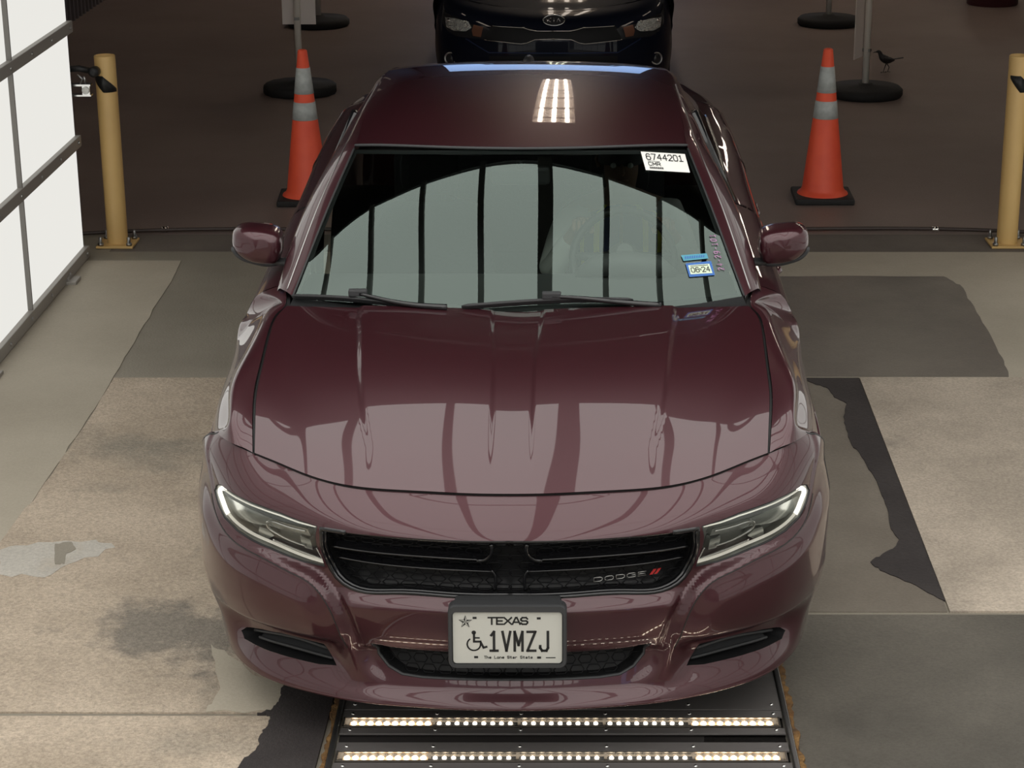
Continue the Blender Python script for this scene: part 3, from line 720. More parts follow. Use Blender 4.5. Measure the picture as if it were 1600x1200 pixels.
# feature lines traced on the surface
CRp = [(325, 735), (329, 760), (337, 800), (362, 842), (407, 870), (455, 895), (485, 912), (500, 928), (511, 945), (528, 985), (545, 1030), (562, 1058), (585, 1080)]
CR = bump.line(CRp)
CRr = CR; CR = [tuple(x) for x in spl(CR, 90)]
L2 = bump.line([(505, 930), (518, 950), (537, 992), (552, 1004), (572, 1010), (588, 1035), (600, 1060), (612, 1085)])
_zt = lambda t: np.interp(t, bump.kt, [r[0][2] for r in rows])
tz = lambda z: float(np.interp(z, [r[0][2] for r in rows], bump.kt))
slotc = bump.line([(378, 992), (430, 1005), (480, 1020), (530, 1035)])
slot_mid = (slotc[1][0]+slotc[2][0])/2
a_in, a_out = slotc[3][0], slotc[0][0]
def Db(a, t):
    a = np.abs(a); sd = sdist(a, t, CR)
    sd = sd if Db.s > 0 else -sd            # positive outside the crease (towards the corner)
    low = ss(t, tz(.66), tz(.56))           # 1 below the lamps, 0 at lamp level
    legw = 0.030+0.026*ss(t, tz(.50), tz(.26)); h = 0.007+0.034*low
    h = h*(1-ss(t, tz(.36), tz(.20)))
    d = -h*ss(-sd, 0, legw)
    d = d + 0.022*ss(sd, -0.01, 0.075)*ss(t, tz(.70), tz(.60))*ss(t, tz(.24), tz(.44))
    inn = ss(-sd, 0.01, 0.06)
    bb = ss(t, tz(.520), tz(.472))*(1-ss(t, tz(.34), tz(.30)))
    d = d + 0.030*inn*bb
    # chin: leans forward below the openings
    cor = ss(a, a_in-0.05, a_in+0.05)*(1-ss(a, a_out+0.02, a_out+0.16))
    sh = ss(t, tz(.175), tz(.285))*(1-ss(t, tz(.30), tz(.38)))
    sc = ss(t, tz(.172), tz(.222))*(1-ss(t, tz(.30), tz(.38)))
    d = d - 0.020*(1-ss(a, .36, .47))*sc - 0.014*ss(a, .36, .47)*(1-cor)*(1-ss(a, a_out, a_out+.15))*ss(t, tz(.172), tz(.222))*(1-ss(t, tz(.26), tz(.46))) - 0.052*cor*sh
    return d
Db.s = 1
_c = bump.solve(793, 960); _o = bump.solve(420, 950)
if sdist(np.array([_o[0]]), np.array([_o[1]]), CR)[0] < 0: Db.s = -1
bump.D = Db; bump.cache = None
aT = lambda x: float(np.interp(x, [r[0] for r in rows[-1]], bump.ka))
E_top = (float(bump.ka[8])+0.03, bump.T)
side = [bump.solveYZ(5.77, .80), bump.solveYZ(5.84, .70), bump.solveYZ(5.865, .58), bump.solveYZ(5.815, .42), bump.solveYZ(5.82, .28), bump.solveYZ(5.83, .175)]
BC = [tuple(x) for x in spl([E_top]+side[:3], 24)]
outer = [(0, 0)]+[(side[-1][0], 0)]+side[:2:-1]+BC[::-1]+[(a, bump.T) for a in np.linspace(E_top[0], 0, 24)[1:]]
HLo = [(338, 757), (345, 757), (375, 776), (406, 789), (437, 800), (466, 812), (496, 822), (493, 838), (499, 862), (508, 886), (475, 879), (450, 870), (420, 857), (395, 846), (370, 830), (350, 809), (338, 783), (334, 766)]
HL = bump.line(HLo)
# centre-line ends of the openings (a = 0)
def at0(py): return (0.0, bump.solve(794, py)[1])
GRo = [(700, 844), (600, 838), (540, 832), (501, 826), (502, 848), (511, 878), (528, 905), (546, 918), (620, 927), (700, 932)]
GR = [at0(845)]+bump.line(GRo[:3])+[tuple(x) for x in spl(bump.line(GRo[3:])+[at0(934)], 28)]
LGo = [(720, 1018), (650, 1014), (600, 1008), (579, 1005), (590, 1022), (606, 1042), (628, 1055), (660, 1060), (720, 1063)]
LG = [at0(1019)]+bump.line(LGo)+[at0(1064)]
FSo = [(377, 985), (385, 980), (410, 983), (440, 989), (475, 998), (506, 1006), (516, 1020), (526, 1040), (500, 1038), (465, 1030), (430, 1020), (400, 1008), (382, 998)]
FS = bump.line(FSo)
def cut0(outer, holes):    # holes touching a=0 become notches of the outer loop
    # outer starts (0,0) and ends (0,T)
    o = list(outer); hs = sorted(holes, key=lambda h: -h[0][1])
    for h in hs: o += h
    return o
outer2 = cut0(outer, [GR, LG])
mb = MB(); bump.poly(mb, outer2, [HL, FS], 0.0074)
bump.wall(mb, [(0, 0), (side[-1][0], 0)], 0, -0.05, close=False)
bump.bead(mb, [(a, 0.001) for a in np.linspace(0, side[-1][0]-.02, 80)], -0.0055, 0.006, seg=12)
bump.bead(mb, [tuple(x) for x in spl(LG[:4], 30)], -0.0045, 0.005, seg=12)
# walls have no normals: give computed ones
def fixn(mb):
    miss = [i for i, q in enumerate(mb.n) if q is None]; ms = set(miss)
    acc = {i: Vector((0, 0, 0)) for i in miss}
    for f in mb.f:
        if f[0] in ms:
            a, b, c = (Vector(mb.v[f[k]]) for k in (0, 1, 2)); n = (b-a).cross(c-a)
            for i in f: acc[i] += n
    for i in miss: mb.n[i] = tuple(acc[i].normalized()) if acc[i].length > 1e-12 else (0, 0, 1)
fixn(mb); mb.mirror(); bumper = mb.build('bumper', PAINT, car)
q = MB()
for L, dep in ((HL, -0.05), (FS, -0.06)): bump.wall(q, L, -0.001, dep)
for L, dep in ((GR, -0.07), (LG, -0.07)): bump.wall(q, L, -0.001, dep, close=False)
q.mirror(); q.build('opening_edge', M['black'], bumper)
q = MB(); bump.bead(q, [tuple(x) for x in spl(CRr, 90)[6:76]], 0.0002, 0.0017); a_ = q.build('shut_line', M['ink'], bumper); q.flipped().build('shut_line', M['ink'], bumper)
q = MB(); bump.bead(q, BC, -0.004, 0.0055); q.build('shut_line', M['ink'], bumper); q.flipped().build('shut_line', M['ink'], bumper)

# --- headlights
def strip_loop(loop, d):      # shrink loop towards its middle line by distance d
    L = np.array(loop); n = len(L); out = []
    ar = 0.5*sum(L[i][0]*L[(i+1) % n][1]-L[(i+1) % n][0]*L[i][1] for i in range(n)); s = 1 if ar > 0 else -1
    for i in range(n):
        a = L[i-1]; b = L[i]; c = L[(i+1) % n]; u = (b-a)/np.linalg.norm(b-a); v = (c-b)/np.linalg.norm(c-b)
        nn = np.array([-(u+v)[1], (u+v)[0]])*s; nn /= np.linalg.norm(nn)+1e-9; out.append(tuple(b+nn*d))
    return out
M['lamp_black'] = mat('lamp_bezel', (0.24, 0.25, 0.235), 0.3); M['lamp_grey'] = mat('lamp_reflector', (0.55, 0.57, 0.55), 0.25, 0.8)
M['drl'] = mat('light_guide', (0.75, 0.74, 0.68), 0.2, emit=(1.0, 0.93, 0.78), es=0.38); M['drlhot'] = mat('light_guide_bright', (0.9, 0.9, 0.88), 0.2, emit=(1.0, 0.94, 0.84), es=1.6)
def pair(mb, name, m, parent, label=None, right_label=None):
    a = mb.build(name, m, parent, label=label); b = mb.flipped().build(name, m, parent, label=right_label or label); return a, b
H1 = strip_loop(HL, 0.004); H2 = strip_loop(HL, 0.013); H3 = strip_loop(HL, 0.024)
lm = MB(); bump.poly(lm, H1, [], 0.014, off=-0.003)
lenses = []
hb_ = MB(); bump.poly(hb_, strip_loop(HL, 0.002), [], 0.016, off=-0.055); bump.wall(hb_, strip_loop(HL, 0.002), -0.006, -0.055); fixn(hb_)
ha, hbb = pair(hb_, 'headlight', M['lamp_black'], car, label='clear headlight with bright outline tube')
l1 = lm.build('lens', M['lens'], ha); l2 = lm.flipped().build('lens', M['lens'], hbb)
def on_hl(fn, name, m, label=None):
    q = MB(); fn(q); q.build(name, m, ha, label=label); q.flipped().build(name, m, hbb, label=label)
nH = len(H2)
on_hl(lambda q: bump.bead(q, [tuple(x) for x in spl(H2[9:]+H2[:1], 50)], -0.014, 0.0045), 'light_guide', M['drl'], 'glowing lower light tube')
on_hl(lambda q: bump.bead(q, H2[1:7], -0.008, 0.0024), 'light_guide', M['drl'], 'glowing upper light tube')
on_hl(lambda q: bump.bead(q, [tuple(x) for x in spl(H2[-3:]+H2[:3], 24)], -0.012, [0.003]+[0.0075]*200) if False else bump.bead(q, [tuple(x) for x in spl(H2[-3:]+H2[:2], 24)], -0.012, 0.0068), 'light_guide', M['drlhot'], 'bright outer corner of the lamp')
on_hl(lambda q: bump.bead(q, strip_loop(HL, 0.021)[8:13], -0.02, 0.0035), 'reflector_strip', M['chrome'])
def refl(q):
    L = bump.line([(352, 775), (372, 786), (400, 800), (436, 815), (480, 827), (485, 838), (455, 832), (420, 822), (395, 818), (372, 808), (358, 795)], off=-0.03)
    bump.poly(q, L, [], 0.014, off=-0.032); bump.wall(q, L, -0.032, -0.055); fixn(q)
on_hl(refl, 'reflector', M['lamp_grey'])
def refl2(q):
    L = bump.line([(407, 822), (420, 826), (430, 836), (420, 842), (405, 836)], off=-0.03); bump.poly(q, L, [], 0.012, off=-0.026); bump.wall(q, L, -0.026, -0.05)
    L = bump.line([(470, 836), (486, 842), (490, 858), (478, 855), (472, 846)], off=-0.03); bump.poly(q, L, [], 0.012, off=-0.026); bump.wall(q, L, -0.026, -0.05); fixn(q)
on_hl(refl2, 'reflector', M['lamp_grey'])
def hook(q):
    P = bump.line([(480, 851), (450, 840), (430, 829), (421, 822), (419, 816), (424, 813), (440, 817), (480, 828)], off=-0.03)
    bump.bead(q, [tuple(x) for x in spl(P, 30)], -0.024, 0.0035)
on_hl(hook, 'light_pipe', M['chrome'], 'curved chrome light pipe')
on_hl(lambda q: (bump.bead(q, bump.line([(362, 810), (385, 826), (420, 845), (460, 862), (492, 872)], off=-0.03), -0.03, 0.006)), 'reflector_strip', M['lamp_grey'])
# lens edge seal
sm_ = MB(); bump.bead(sm_, HL, -0.004, 0.0035, close=True); sm_.build('seal', M['black'], ha); sm_.flipped().build('seal', M['black'], hbb)

# --- upper grille
M['mesh'] = mat('grille_mesh', (0.006, 0.006, 0.007), 0.5, spec=0.2)
def full_pair(mb): mb.mirror(); return mb
gb = MB(); bump.poly(gb, [(0, GR[0][1]+.01)]+[tuple(p) for p in strip_loop(GR, -0.004)[1:-1]]+[(0, GR[-1][1]-.01)], [], 0.03, off=-0.075); fixn(gb); full_pair(gb)
grille = gb.build('grille', M['black'], car)
sr = MB(); bump.bead(sr, GR[3:], -0.004, 0.0075, close=False); bump.bead(sr, [(p[0], p[1]) for p in GR[3:]], -0.02, 0.010, close=False)
full_pair(sr); sr.build('surround', M['black_gloss'], grille)
sr = MB(); bump.bead(sr, GR[:5], -0.012, 0.006); full_pair(sr); sr.build('surround', M['black_gloss'], grille)
def slat(pix, off, rr, name='slat', dep=0.03):
    q = MB(); L = [tuple(x) for x in spl(bump.line(pix, off=off), 40)]
    A_ = np.array([p[0] for p in L]); T_ = np.array([p[1] for p in L])
    # flat blade leaning back with a rounded nose
    P0 = bump.W(bump.F(A_, T_, off)); P1 = bump.W(bump.F(A_, T_+0.010, off-dep)); P2 = bump.W(bump.F(A_, T_-0.012, off-dep))
    q.grid(np.stack([P1, P0])); q.grid(np.stack([P0, P2])); q.tube(P0, rr, 8)
    q.mirror(); return q.build(name, M['black_gloss'], grille)
slat([(519, 853), (560, 860), (640, 868), (700, 872), (755, 875)], -0.022, 0.0035)
slat([(528, 870), (570, 878), (640, 886), (700, 890), (768, 893)], -0.022, 0.003)
q = MB(); P = bump.line([(745, 875), (758, 874), (765, 868), (767, 850)], off=-0.02); bump.bead(q, [tuple(x) for x in spl(P, 14)], -0.018, 0.006)
P = bump.line([(767, 893), (772, 900), (772, 925)], off=-0.02); bump.bead(q, [tuple(x) for x in spl(P, 10)], -0.03, 0.005); q.mirror(); q.build('slat', M['black_gloss'], grille, label='upright centre bars of the grille')
def mesh_cells(hole, x0, x1, y0, y1, dx, dy, off, parent, rx, ry):
    """honeycomb-like openings: raised hexagon rings"""
    q = MB(); Hn = np.array(lin(hole, 0.01)); r = 0
    y = y0
    while y <= y1:
        x = x0+(dx/2 if r % 2 else 0)
        while x <= x1:
            a, t = x, y
            if inside(np.array([[a, t]]), Hn)[0] and a > -0.01:
                hx = [(a-rx, t), (a-rx*.62, t+ry), (a+rx*.62, t+ry), (a+rx, t), (a+rx*.62, t-ry), (a-rx*.62, t-ry)]
                P = bump.W(bump.F([p[0] for p in hx], [p[1] for p in hx], off)); q.tube(P, 0.0022, 5, close=True)
            x += dx
        y += dy; r += 1
    q.mirror(); o = q.build('mesh', M['mesh'], parent, label='dark honeycomb mesh'); o['kind'] = 'stuff'; return o
tG0, tG1 = GR[-1][1], GR[0][1]
mesh_cells(GR, 0.02, 0.62, tG0+0.012, tG1, 0.056, 0.021, -0.05, grille, 0.024, 0.0085)
# badge
M['badge_red'] = mat('badge_red', (0.45, 0.03, 0.03), 0.3, 0.3)
def stroke_text(q, txt, F, h, w, gap, r, font, skew=0.0):
    """strokes on a surface; F(x, y) -> world point"""
    x = 0
    for ch in txt:
        for st in font.get(ch, []):
            pts = [F(x+(p[0]+skew*p[1])*w, p[1]*h) for p in st]
            q.tube(pts, r, 5)
        x += w+gap
    return x
FT = {'D': [[(0, 0), (0, 1), (.75, 1), (1, .75), (1, .25), (.75, 0), (0, 0)]], 'O': [[(.2, 0), (0, .25), (0, .75), (.2, 1), (.8, 1), (1, .75), (1, .25), (.8, 0), (.2, 0)]],
      'G': [[(1, .85), (.8, 1), (.2, 1), (0, .75), (0, .25), (.2, 0), (1, 0), (1, .5), (.55, .5)]], 'E': [[(1, 1), (0, 1), (0, 0), (1, 0)], [(0, .5), (.9, .5)]],
      '0': [[(.2, 0), (0, .2), (0, .8), (.2, 1), (.8, 1), (1, .8), (1, .2), (.8, 0), (.2, 0)]], '1': [[(.15, .8), (.55, 1), (.55, 0)], [(.2, 0), (.9, 0)]], '2': [[(0, .8), (.2, 1), (.8, 1), (1, .8), (1, .6), (0, 0), (1, 0)]],
      '4': [[(.75, 0), (.75, 1), (0, .33), (1, .33)]], '6': [[(.95, .85), (.75, 1), (.25, 1), (0, .75), (0, .2), (.2, 0), (.8, 0), (1, .2), (1, .4), (.8, .58), (.2, .58), (0, .4)]],
      '7': [[(0, 1), (1, 1), (.35, 0)]], '9': [[(1, .6), (.8, .42), (.2, .42), (0, .6), (0, .8), (.2, 1), (.8, 1), (1, .8), (1, .3), (.7, 0), (.2, 0)]], '-': [[(.1, .5), (.9, .5)]],
      'V': [[(0, 1), (.5, 0), (1, 1)]], 'M': [[(0, 0), (0, 1), (.5, .35), (1, 1), (1, 0)]], 'Z': [[(0, 1), (1, 1), (0, 0), (1, 0)]], 'J': [[(1, 1), (1, .2), (.8, 0), (.25, 0), (0, .2), (0, .3)]],
      'K': [[(0, 0), (0, 1)], [(1, 1), (0, .45), (1, 0)]], 'I': [[(.5, 0), (.5, 1)]], 'A': [[(0, 0), (.5, 1), (1, 0)]], 'C': [[(1, .8), (.8, 1), (.2, 1), (0, .8), (0, .2), (.2, 0), (.8, 0), (1, .2)]],
      'R': [[(0, 0), (0, 1), (.8, 1), (1, .8), (1, .6), (.8, .48), (0, .48)], [(.5, .48), (1, 0)]]}
qa = bump.solve(793-(920-793), 905, off=-0.01); qb = bump.solve(793-(1003-793), 894, off=-0.01)   # mirrored positions
def bf(x, y):      # badge on the photo-right half
    a = qa[0]+(qb[0]-qa[0])*x; t = qa[1]+(qb[1]-qa[1])*x+y
    p = bump.F([a], [t], -0.006)[0]; return (CX+p[0], p[1], p[2])
q = MB()
x = 0
for ch in 'DODGE':
    for st in FT[ch]: q.tube([bf((x+p[0]*0.155), p[1]*0.0115-0.006) for p in st], 0.0012, 6)
    x += 0.205
q.build('badge', M['satin'], grille, label='small chrome DODGE lettering')
q = MB()
for x in (1.04, 1.13): q.prism([bf(x, -0.006), bf(x+0.06, -0.006), bf(x+0.13, 0.0085), bf(x+0.07, 0.0085)], (0, -0.003, 0))
q.build('badge', M['badge_red'], grille, label='two slanted red stripes')

# --- lower grille
lb = MB(); bump.poly(lb, [(0, LG[0][1]+.008)]+strip_loop(LG, -0.006)[1:-1]+[(0, LG[-1][1]-.008)], [], 0.03, off=-0.075); fixn(lb); lb.mirror()
lgr = lb.build('lower_grille', M['black'], car)
mesh_cells(LG, 0.0, 0.6, LG[-1][1]+0.012, LG[0][1], 0.050, 0.021, -0.035, lgr, 0.021, 0.0085)
q = MB(); bump.bead(q, LG[4:], -0.008, 0.006); q.mirror(); q.build('surround', M['dark_grey'], lgr)
# --- fog slots
fb = MB(); bump.poly(fb, strip_loop(FS, -0.004), [], 0.02, off=-0.06); fixn(fb)
f1, f2 = pair(fb, 'bumper_slot', M['black'], car)
for pix, rr in (([(388, 988), (420, 994), (460, 1003), (506, 1018)], 0.005), ([(396, 999), (430, 1010), (470, 1021), (515, 1033)], 0.005)):
    q = MB(); L = [tuple(x) for x in spl(bump.line(pix), 24)]; A_ = np.array([p[0] for p in L]); T_ = np.array([p[1] for p in L])
    P0 = bump.W(bump.F(A_, T_, -0.022)); P1 = bump.W(bump.F(A_, T_+0.012, -0.055)); q.tube(P0, rr, 8); q.grid(np.stack([P1, P0])); 
    q.build('slat', M['dark_grey'], f1); q.flipped().build('slat', M['dark_grey'], f2)

# --- licence plate and holder
pc = UY(793, 996, 5.165)
TI = math.radians(4); PR = Matrix.Rotation(-TI, 3, 'X')     # leans back slightly
def PL(x, y, d=0.0): v = PR @ Vector((x, -d, y)); return tuple(Vector(pc)+v)
M['plate_white'] = mat('plate_white', (0.53, 0.525, 0.475), 0.45)
def rrect(w, h, r, n=5):
    out = []
    for cx, cy, a0 in ((w/2-r, h/2-r, 0), (-w/2+r, h/2-r, 90), (-w/2+r, -h/2+r, 180), (w/2-r, -h/2+r, 270)):
        for k in range(n+1): a = math.radians(a0+90*k/n); out.append((cx+r*math.cos(a), cy+r*math.sin(a)))
    return out
q = MB(); O = [(x, y+0.004) for x, y in rrect(0.330, 0.186, 0.02)]; I = rrect(0.308, 0.156, 0.012)
n = len(O)
G = np.array([[PL(x*1.0, y, -0.035) for x, y in O+[O[0]]], [PL(x, y, 0.002) for x, y in O+[O[0]]], [PL(x*0.985, y*0.975, 0.010) for x, y in O+[O[0]]], [PL(x, y, 0.010) for x, y in I+[I[0]]], [PL(x, y, -0.004) for x, y in I+[I[0]]]])
q.grid(G, smooth=False)
q.prism([PL(x, y, -0.004) for x, y in I], tuple(PR @ Vector((0, 0.02, 0))))
q.add([PL(-0.15, 0.095, -0.03), PL(0.15, 0.095, -0.03), PL(0.14, 0.098, -0.07), PL(-0.14, 0.098, -0.07)], [(0, 1, 2, 3)])
q.box((pc[0]-0.15, pc[1]+0.02, pc[2]-0.05), (pc[0]+0.15, pc[1]+0.10, pc[2]+0.085), bev=0.01)
holder = q.build('plate_holder', M['dark_grey'], car, label='dark plastic plate holder')
q = MB(); pp = rrect(0.303, 0.151, 0.010); q.prism([PL(x, y, 0.0) for x, y in pp], tuple(PR @ Vector((0, -0.0025, 0)))[:3])
q.cur = 1
e = 0.0032
def flat(q, pts, w):     # flat stroke of width w on the plate
    for i in range(len(pts)-1):
        a = Vector(pts[i]); b = Vector(pts[i+1]); d = (b-a)
        if d.length < 1e-6: continue
        d.normalize(); nn = Vector((-d.y, d.x))*w/2; a2 = a-d*w*0.45; b2 = b+d*w*0.45
        P = [PL(p.x, p.y, e) for p in (a2+nn, a2-nn, b2-nn, b2+nn)]; q.add(P, [(0, 1, 2, 3)])
def fsign(q, txt, x, y, w, h, gap, sw, font=FT):
    for ch in txt:
        for st in font.get(ch, []): flat(q, [(x+p[0]*w, y+p[1]*h) for p in st], sw)
        x += w+gap
FT2 = dict(FT); FT2['T'] = [[(0, 1), (1, 1)], [(.5, 1), (.5, 0)]]; FT2['X'] = [[(0, 0), (1, 1)], [(0, 1), (1, 0)]]; FT2['S'] = [[(1, .8), (.8, 1), (.2, 1), (0, .8), (0, .62), (.2, .5), (.8, .5), (1, .38), (1, .2), (.8, 0), (.2, 0), (0, .2)]]
FT2['A'] = [[(0, 0), (.42, 1), (.58, 1), (1, 0)], [(.2, .3), (.8, .3)]]; FT2['1'] = [[(.15, .82), (.5, 1), (.5, 0)], [(.05, 0), (.95, 0)]]
FT2['J'] = [[(1, 1), (1, .15), (.8, 0), (.25, 0), (0, .15), (0, .25)]]; FT2['M'] = [[(0, 0), (0, 1), (.5, .3), (1, 1), (1, 0)]]
K = 0.303/985.0     # metres per zoom pixel of the plate
def pxp(x, y): return ((x-757)*K, (438-y)*K*1.13)
x, y = pxp(598, 548); 
for ch, xx in zip('1VMZJ', (600, 712, 822, 938, 1052)):
    x, y = pxp(xx, 548)
    for st in FT2[ch]: flat(q, [(x+p[0]*0.0215, y+p[1]*0.0560) for p in st], 0.0074)
for ch, xx, ww in zip('TEXAS', (585, 662, 728, 803, 880), (62, 52, 66, 68, 58)):
    x, y = pxp(xx, 322)
    for st in FT2[ch]: flat(q, [(x+p[0]*ww*K, y+p[1]*0.0195) for p in st], 0.0048)
FT2.update({'h': [[(0, 0), (0, 1)], [(0, .5), (.6, .6), (.9, .4), (.9, 0)]], 'e': [[(0, .3), (.9, .3), (.8, .6), (.2, .6), (0, .3), (.2, 0), (.8, 0)]], 'L': [[(0, 1), (0, 0), (.9, 0)]], 'o': [[(.2, 0), (0, .3), (.2, .6), (.8, .6), (1, .3), (.8, 0), (.2, 0)]],
            'n': [[(0, 0), (0, .6), (.7, .6), (.9, .4), (.9, 0)]], 't': [[(.4, .95), (.4, 0), (.8, 0)], [(.1, .62), (.8, .62)]], 'a': [[(.1, .6), (.8, .6), (.9, .4), (.9, 0), (.2, 0), (0, .2), (.9, .3)]], 'r': [[(.1, 0), (.1, .6)], [(.1, .4), (.5, .6), (.8, .6)]], ' ': []})
x, y = pxp(545, 614)
for ch in 'The Lone Star State':
    for st in FT2[ch]: flat(q, [(x+p[0]*0.0052, y+p[1]*0.0072) for p in st], 0.0017)
    x += 0.0072
for xx, yy in ((462, 268), (1040, 272), (472, 603), (1042, 607)):
    c = pxp(xx, yy); w = 0.0045
    for k in range(3): flat(q, [(c[0]-w, c[1]+(k-1)*0.0022), (c[0]+w, c[1]+(k-1)*0.0022)], 0.0022)
c = pxp(1143, 608)
for k in range(6): flat(q, [(c[0]-0.011+k*0.0044, c[1]), (c[0]-0.0085+k*0.0044, c[1])], 0.0028)
c = pxp(378, 302); R_ = 0.0185; pts = []
for k in range(10):
    a = math.radians(90+36*k); rr = R_ if k % 2 == 0 else R_*0.38; pts.append((c[0]+rr*math.cos(a), c[1]+rr*math.sin(a)))
for k in range(10): flat(q, [pts[k], pts[(k+1) % 10]], 0.0011)
for k in range(0, 10, 2):    # shaded half of each point
    q.add([PL(*c, e), PL(*pts[k], e), PL(*pts[(k+1) % 10], e)], [(0, 2, 1)])
# wheelchair sign
wc = lambda x, y: pxp(x, y)
flat(q, [wc(*p) for p in [(455, 400), (455, 470), (512, 470), (540, 522), (566, 515)]], 0.0062); flat(q, [wc(458, 438), wc(500, 438)], 0.0045)
cc = wc(453, 492)
arc = [(cc[0]+0.0185*math.cos(math.radians(a)), cc[1]+0.0185*math.sin(math.radians(a))) for a in range(128, 372, 12)]; flat(q, arc, 0.0042)
hc_ = wc(453, 393); q.add([PL(hc_[0]+0.0062*math.cos(k*math.pi/8), hc_[1]+0.0062*math.sin(k*math.pi/8), e) for k in range(16)], [tuple(range(16))])
q.build('license_plate', [M['plate_white'], M['ink']], holder, label='pale license plate with black lettering')

# --- hood
def R3(px, py, z): return rel(U(px, py, z))
hs = [R3(*p) for p in ((398, 655, .901), (400, 615, .936), (407, 580, .960), (415, 545, .978), (423, 513, .989), (433, 492, .995), (447, 478, 1.0))]
cenp = [(5.323, .800), (5.46, .849), (5.62, .899), (5.78, .942), (5.96, .971), (6.14, .984), (6.32, .989), (6.46, .989)]
edge = [(.741, 5.525, .848)]+hs
front = [(x, y, z) for x, y, z in r7 if x <= .70]
ff = spl([*front, (.741, 5.522, .848)], 80)
def row(i):
    c = (0, *cenp[i]); e_ = edge[i]; pts = []
    v = i/7
    for k, fx in enumerate((0, .16, .32, .48, .64, .78, .90, 1.0)):
        # blend of front-edge shape and rear-edge shape
        f0 = ff[np.argmin(abs(ff[:, 0]-fx*.741))]; 
        dyf = (f0[1]-5.323)/(5.525-5.323); dzf = (f0[2]-.80)/.048
        dyr = fx**2.6; dzr = fx**2.4
        dy = dyf*(1-v)+dyr*v; dz = dzf*(1-v)+dzr*v
        pts.append((e_[0]*fx, c[1]+(e_[1]-c[1])*dy, c[2]+(e_[2]-c[2])*dz+0.010*math.sin(math.pi*fx)*v))
    return pts
hood = Surf([row(i) for i in range(8)])
def hl(p): return hood.line(p)
cA = hl([(573, 470), (566, 520), (566, 580), (570, 640), (582, 700)]); cB = hl([(770, 480), (772, 560), (769, 640), (766, 720)]); cC = hl([(432, 520), (447, 610), (457, 660), (466, 720)])
def Dh(a, t):
    s = np.sign(a); a = np.abs(a)
    tf = ss(t, 0.02, hood.T*0.28)          # fades out towards the front edge
    la = np.interp(t, [p[1] for p in sorted(cA, key=lambda p: p[1])], [p[0] for p in sorted(cA, key=lambda p: p[1])])
    lb_ = np.interp(t, [p[1] for p in sorted(cB, key=lambda p: p[1])], [p[0] for p in sorted(cB, key=lambda p: p[1])])
    lc = np.interp(t, [p[1] for p in sorted(cC, key=lambda p: p[1])], [p[0] for p in sorted(cC, key=lambda p: p[1])])
    tf = ss(t, 0.0, hood.T*0.55)
    d = 0.0085*(1-ss(a, la-0.005, la+0.022))*tf                      # raised middle with a sharp shoulder
    d += -0.0055*(1-ss(a, lb_-0.010, lb_+0.010))*ss(t, 0.0, hood.T*0.45)       # shallow channel along the centre
    d += -0.004*np.exp(-((a-lc)/0.06)**2)*ss(t, -0.02, 0.45)*(1-ss(t, 0.5, 1.0))
    # small scoop near the windshield
    return d
hood.D = Dh; hood.cache = None
mb = MB(); hood.sheet(mb, 260, 150, t0=0.004, t1=hood.T, a0=-hood.A+0.003, a1=hood.A-0.003)
hoodo = mb.build('hood', PAINT, car)
q = MB()      # folded front and side lips, coloured black for the shade in the shut line
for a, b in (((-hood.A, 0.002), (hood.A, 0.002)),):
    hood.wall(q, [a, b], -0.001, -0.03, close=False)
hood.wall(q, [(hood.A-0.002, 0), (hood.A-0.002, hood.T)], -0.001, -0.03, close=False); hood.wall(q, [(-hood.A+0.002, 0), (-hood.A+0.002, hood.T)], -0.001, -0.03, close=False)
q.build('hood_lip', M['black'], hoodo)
# dark shut-line channel under hood front and sides
q = MB(); bump.bead(q, [(a, bump.T) for a in np.linspace(0, E_top[0], 30)], -0.006, 0.0055); q.mirror(); q.build('shut_line', M['ink'], bumper, label='dark gap along the front of the hood')

# --- fender and body side
WHF, WHR, WR = 6.20, 9.25, 0.405
def zb(Y):
    for c in (WHF, WHR):
        d = abs(Y-c)
        if d < WR: return max(0.20, .36+math.sqrt(max(0, WR*WR-d*d)))
    return 0.20
cz = [R3(*p) for p in ((365, 655, .912), (366, 620, .943), (372, 588, .963), (390, 550, .976), (410, 508, .986), (424, 484, .993), (440, 474, 1.0))]
YW = [6.0, 6.1, 6.22, 6.36, 6.48, 6.56, 6.63]
def lower(Yl, zw, xw=.95):
    b = zb(Yl[1]); pts = []
    for k, x in enumerate((xw, .955, .95, .925)):
        z = zw+(b-zw)*k/3; pts.append((x, Yl[0]+(Yl[1]-Yl[0])*k/3, z))
    return pts
def station(Y):
    zs = np.interp(Y, [6.7, 7.1, 7.5, 8.0, 8.7, 9.3, 9.8, 10.2], [.80, .815, .83, .866, .915, .925, .91, .86])
    wx = np.interp(Y, [6.7, 8.5, 9.2, 9.7, 10.0, 10.2], [.952, .952, .955, .94, .90, .84])
    bx = np.interp(Y, [6.7, 7.2, 8.7, 9.3, 9.8, 10.2], [.80, .812, .815, .80, .76, .70])
    bz = np.interp(Y, [6.7, 7.4, 8.4, 9.0, 9.6, 10.2], [1.0, 1.005, 1.03, 1.06, 1.085, 1.07])
    b = zb(Y)
    return [(bx, Y, bz), ((bx*.27+wx*.73), Y, bz-.050), (wx, Y, zs), (wx+.003, Y, zs+(b-zs)*.35), (wx-.004, Y, zs+(b-zs)*.7), (wx-.03, Y, b)]
st0 = [(.741, 5.525, .848), (.777, 5.548, .8575), (.813, 5.570, .863)]+[tuple(bump.F(*BC[k])[0]) for k in (1, 6, 11, 15, 19, 23)]
fst = [st0]
